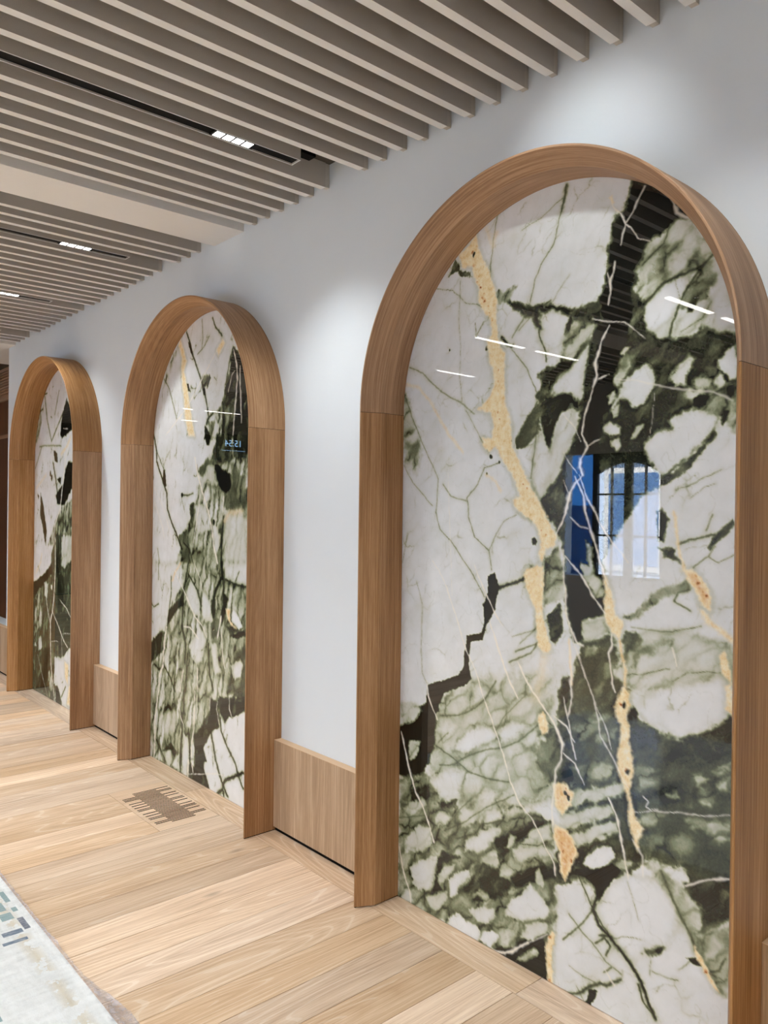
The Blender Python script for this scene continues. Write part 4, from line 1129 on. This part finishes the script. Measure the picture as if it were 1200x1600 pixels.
BLOCKS = [('navy', .822, .890, 2.965, 2.996), ('navy', .806, .888, 2.905, 2.925), ('slate', .897, .918, 2.977, 3.075), ('teal', .850, .892, 3.083, 3.139),
          ('teal', .900, .918, 3.225, 3.325), ('teal', .902, .920, 3.134, 3.17), ('teal', .862, .886, 3.162, 3.235), ('teal', .60, .690, 2.487, 2.520),
          ('navy', .50, .70, 3.20, 3.30), ('teal', .30, .48, 2.7, 2.78), ('slate', .10, .3, 2.2, 2.26), ('navy', -.4, -.1, 1.6, 1.75)]
for k, x0, x1, y0, y1 in BLOCKS:
    boxobj('colour_block', pb[k], (x0 - RX, x1 - RX, y0 - RY, y1 - RY, 0.0119, 0.0124), rug)

def film_material():
    N = NT('clear_plastic_film'); N.t.nodes.remove(N.b)
    tr = N.n('BsdfTransparent'); tr.inputs[0].default_value = (0.985, 0.985, 0.99, 1)
    gl = N.n('BsdfGlossy'); gl.inputs['Roughness'].default_value = 0.12; gl.inputs[0].default_value = (1, 1, 1, 1)
    df = N.n('BsdfDiffuse'); df.inputs[0].default_value = (0.62, 0.60, 0.66, 1)
    fr = N.n('Fresnel'); fr.inputs[0].default_value = 1.3
    tc = N.n('TexCoord'); n = N.noise(tc.outputs['Object'], 30, 4, 0.7)
    m1 = N.n('MixShader'); N.l(fr.outputs[0], m1.inputs[0]); N.l(tr.outputs[0], m1.inputs[1]); N.l(gl.outputs[0], m1.inputs[2])
    m2 = N.n('MixShader'); N.l(N.math('MULTIPLY', N.math('GREATER_THAN', n, 0.55), 0.05), m2.inputs[0]); N.l(m1.outputs[0], m2.inputs[1]); N.l(df.outputs[0], m2.inputs[2])
    # several layers of crumpled film at the hem let less light through
    at = N.n('Attribute', attribute_name='layers'); m3 = N.n('MixShader')
    N.l(N.math('MULTIPLY', N.math('MULTIPLY', at.outputs['Fac'], N.math('MULTIPLY_ADD', n, 1.4, -0.3, clamp=True)), 0.75), m3.inputs[0]); N.l(m2.outputs[0], m3.inputs[1]); N.l(df.outputs[0], m3.inputs[2])
    N.l(m3.outputs[0], N.out.inputs[0]); return N.m
def film():
    xs = np.concatenate([np.linspace(-1.9, 0.55, 50), np.linspace(0.57, 1.0, 62)]); ys = np.linspace(0.4, 3.56, 300)
    X, Y = np.meshgrid(xs, ys)
    hem = 0.955 + 0.045 * sstep(2.62, 2.25, Y) + 0.006 * pnoise(Y * 14, Y * 0, 3) + 0.004 * pnoise(Y * 40, Y * 0, 4)
    Xs = np.where(X > 0.57, 0.57 + (X - 0.57) / 0.43 * (hem - 0.57), X)
    edge_x = sstep(0.915, 0.95, Xs); fold = np.abs(fbm(Xs * 24, Y * 9, 3, 5)); fine = fbm(Xs * 70, Y * 60, 3, 9)
    Z = 0.0135 + 0.004 * np.abs(fbm(Xs * 5, Y * 5, 3, 2)) + 0.0012 * np.abs(fine)
    Z = Z + edge_x * (0.016 * fold + 0.004 * np.abs(fine)) - edge_x * 0.009 * sstep(0.94, 0.99, Xs)
    Z = np.where(Y > 3.525, np.maximum(0.003, Z - (Y - 3.525) * 0.35), Z); Z = np.maximum(Z, 0.002)
    nY, nX = X.shape; v = np.stack([Xs.ravel() - RX, Y.ravel() - RY, Z.ravel()], 1)
    f = [(r * nX + c, r * nX + c + 1, (r + 1) * nX + c + 1, (r + 1) * nX + c) for r in range(nY - 1) for c in range(nX - 1)]
    me = bpy.data.meshes.new('plastic_film'); me.from_pydata([tuple(p) for p in v], [], f)
    me.polygons.foreach_set('use_smooth', [True] * len(f))
    at = me.attributes.new('layers', 'FLOAT', 'POINT'); at.data.foreach_set('value', sstep(0.925, 0.955, Xs).ravel().astype(np.float32))
    me.materials.append(film_material()); me.update()
    o = bpy.data.objects.new('plastic_film', me); COL.objects.link(o); o.location = (RX, RY, 0)
    tag(o, 'clear crumpled plastic film laid over the rug, its hem rumpled on the planks', 'plastic sheet')
film()

# ---------------------------------------------------------------- windows of the left wall and the street outside
frame_white = paint('window_frame_white', srgb(226, 226, 224), 0.4, 0, 1, 0.5, 0.01)
frame_dark = paint('window_frame_dark', srgb(52, 58, 66), 0.4, 0, 1, 0.5, 0.01)
def glass_mat():
    N = NT('window_glass'); N.t.nodes.remove(N.b); tr = N.n('BsdfTransparent'); gl = N.n('BsdfGlossy'); gl.inputs['Roughness'].default_value = 0.0
    fr = N.n('Fresnel'); fr.inputs[0].default_value = 1.45; m = N.n('MixShader')
    N.l(fr.outputs[0], m.inputs[0]); N.l(tr.outputs[0], m.inputs[1]); N.l(gl.outputs[0], m.inputs[2]); N.l(m.outputs[0], N.out.inputs[0]); return N.m
glass = glass_mat()
blue = paint('blue_panel', srgb(26, 74, 128), 0.35, 0, 1, 0.5, 0.05)
def window(n, b, arched=False, bars=(0.5,)):
    y0, y1, z0, z1 = b; w = empty('window_%d' % n); tag(w, kind='structure')
    xa, xb = X_OPP - 0.10, X_OPP - 0.05
    if arched:
        # an arched head: solid spandrel cut by a shallow arc
        m = MB(); N_ = 18; rise = 0.14; top = z1 - 0.115
        arc = [(y0 + (y1 - y0) * i / N_, top - rise * (2 * i / N_ - 1) ** 2) for i in range(N_ + 1)]
        for (ya, za), (yb, zb) in zip(arc[:-1], arc[1:]):
            for x in (xa, xb): m.quad([(x, ya, za), (x, yb, zb), (x, yb, z1), (x, ya, z1)])
            m.quad([(xa, ya, za), (xa, yb, zb), (xb, yb, zb), (xb, ya, za)])
        m.build('arched_head', frame_dark, w)
    boxobj('frame', frame_dark, (xa, xb, y0, y0 + 0.03, z0, z1), w); boxobj('frame', frame_dark, (xa, xb, y1 - 0.03, y1, z0, z1), w)
    boxobj('frame', frame_dark, (xa, xb, y0, y1, z0, z0 + 0.03), w); boxobj('frame', frame_dark, (xa, xb, y0, y1, z1 - 0.03, z1), w)
    ym = (y0 + y1) / 2
    boxobj('mullion', frame_dark, (xa, xb, ym - 0.045, ym + 0.045, z0, z1), w)
    for q in (0.25, 0.75): boxobj('glazing_bar', frame_white, (xa + 0.01, xb - 0.01, y0 + (y1 - y0) * q - 0.01, y0 + (y1 - y0) * q + 0.01, z0, z1), w)
    for q in (0.34, 0.67): boxobj('glazing_bar', frame_dark, (xa + 0.01, xb - 0.01, y0, y1, z0 + (z1 - z0) * q - 0.01, z0 + (z1 - z0) * q + 0.01), w)
    boxobj('pane', glass, (X_OPP - 0.076, X_OPP - 0.072, y0 + 0.01, y1 - 0.01, z0 + 0.01, z1 - 0.01), w)
    boxobj('sill', frame_white, (X_OPP - 0.2, X_OPP + 0.03, y0, y1, z0 - 0.03, z0), w)
window(1, (4.37, 5.22, W1[2], W1[3]), True)
window(2, WINS[3]); window(3, WINS[4], True); window(4, WINS[0], True); window(5, WINS[1], True)
bp = empty('side_light'); tag(bp, 'tall blue glazed side light beside the arched window opposite the marble', 'window')
boxobj('frame', frame_dark, (X_OPP - 0.10, X_OPP - 0.05, 5.221, 5.25, W1[2], W1[3]), bp)
boxobj('pane', glass, (X_OPP - 0.076, X_OPP - 0.072, 5.25, W1[1] - 0.001, W1[2] + 0.001, W1[3] - 0.001), bp)
hoard = boxobj('hoarding', blue, (-5.4, -5.3, 6.38, 7.3, -0.6, 3.6)); tag(hoard, 'bright blue hoarding board standing in the street outside the arched window', 'hoarding')
street = boxobj('ground', paint('street_paving', srgb(150, 148, 145), 0.9, 0.2, 30), (-30, X_OPP - 0.2, -14, 40, -0.8, -0.6)); tag(street, kind='structure')
bld = empty('building', (-11, 6, -0.6)); tag(bld, 'pale stone street front with rows of dark windows, outside the left wall', 'building')
boxobj('wall', paint('pale_stone', srgb(196, 214, 236), 0.85, 0.2, 12), (-2, 0, -18, 22, 0, 11), bld)
for r in range(3):
    for c in range(14):
        y0 = -17 + c * 2.8; z0 = 1.0 + r * 3.4
        f = boxobj('window', frame_white, (0.0, 0.08, y0 - 0.12, y0 + 1.32, z0 - 0.12, z0 + 2.12), bld)
        boxobj('pane', paint('far_glass', srgb(70, 100, 140), 0.1, 0, 1, 0.8) if (r, c) == (0, 0) else bpy.data.materials['far_glass'], (0.08, 0.09, y0, y0 + 1.2, z0, z0 + 2.0), f)
for z0 in (3.3, 6.7, 10.4): boxobj('cornice', frame_white, (0, 0.25, -18, 22, z0, z0 + 0.25), bld)

# ---------------------------------------------------------------- hanging screen with a clock and a blue picture panel, mirrored in the middle slab
scr = empty('display_screen', (-1.56, 10.0, 2.42)); tag(scr, 'black hanging display screen with digital clock reading 15:54, far down the room', 'screen')
boxobj('casing', MAT['black'], (-0.28, 0.24, 0, 0.04, -0.19, 0.19), scr)
ink = emit('display_glow', srgb(150, 195, 235), 8.0)
def text(name, body, size, mat, parent, loc, rot):
    c = bpy.data.curves.new(name, 'FONT'); c.body = body; c.size = size; c.extrude = 0.0005; c.align_x = 'CENTER'; c.align_y = 'CENTER'
    t = bpy.data.objects.new(name, c); COL.objects.link(t)
    dg = bpy.context.evaluated_depsgraph_get(); me = bpy.data.meshes.new_from_object(t.evaluated_get(dg)); bpy.data.objects.remove(t)
    me.materials.append(mat); o = bpy.data.objects.new(name, me); COL.objects.link(o); o.parent = parent; o.location = loc; o.rotation_euler = rot; return o
text('clock_digits', '15:54', 0.13, ink, scr, (-0.02, -0.002, 0.05), (math.pi / 2, 0, 0))
boxobj('divider', ink, (-0.22, 0.18, -0.001, 0, -0.052, -0.048), scr)
boxobj('hanger', MAT['black'], (-0.03, -0.01, 0.015, 0.025, 0.19, 0.60), scr)
pic = boxobj('display_screen', emit('picture_glow', srgb(40, 80, 150), 6.0), (0, 0.25, 0, 0.03, -0.17, 0.17), None, loc=(-2.11, 10.0, 2.42)); tag(pic, 'blue lit picture panel hanging beside the clock screen', 'screen')
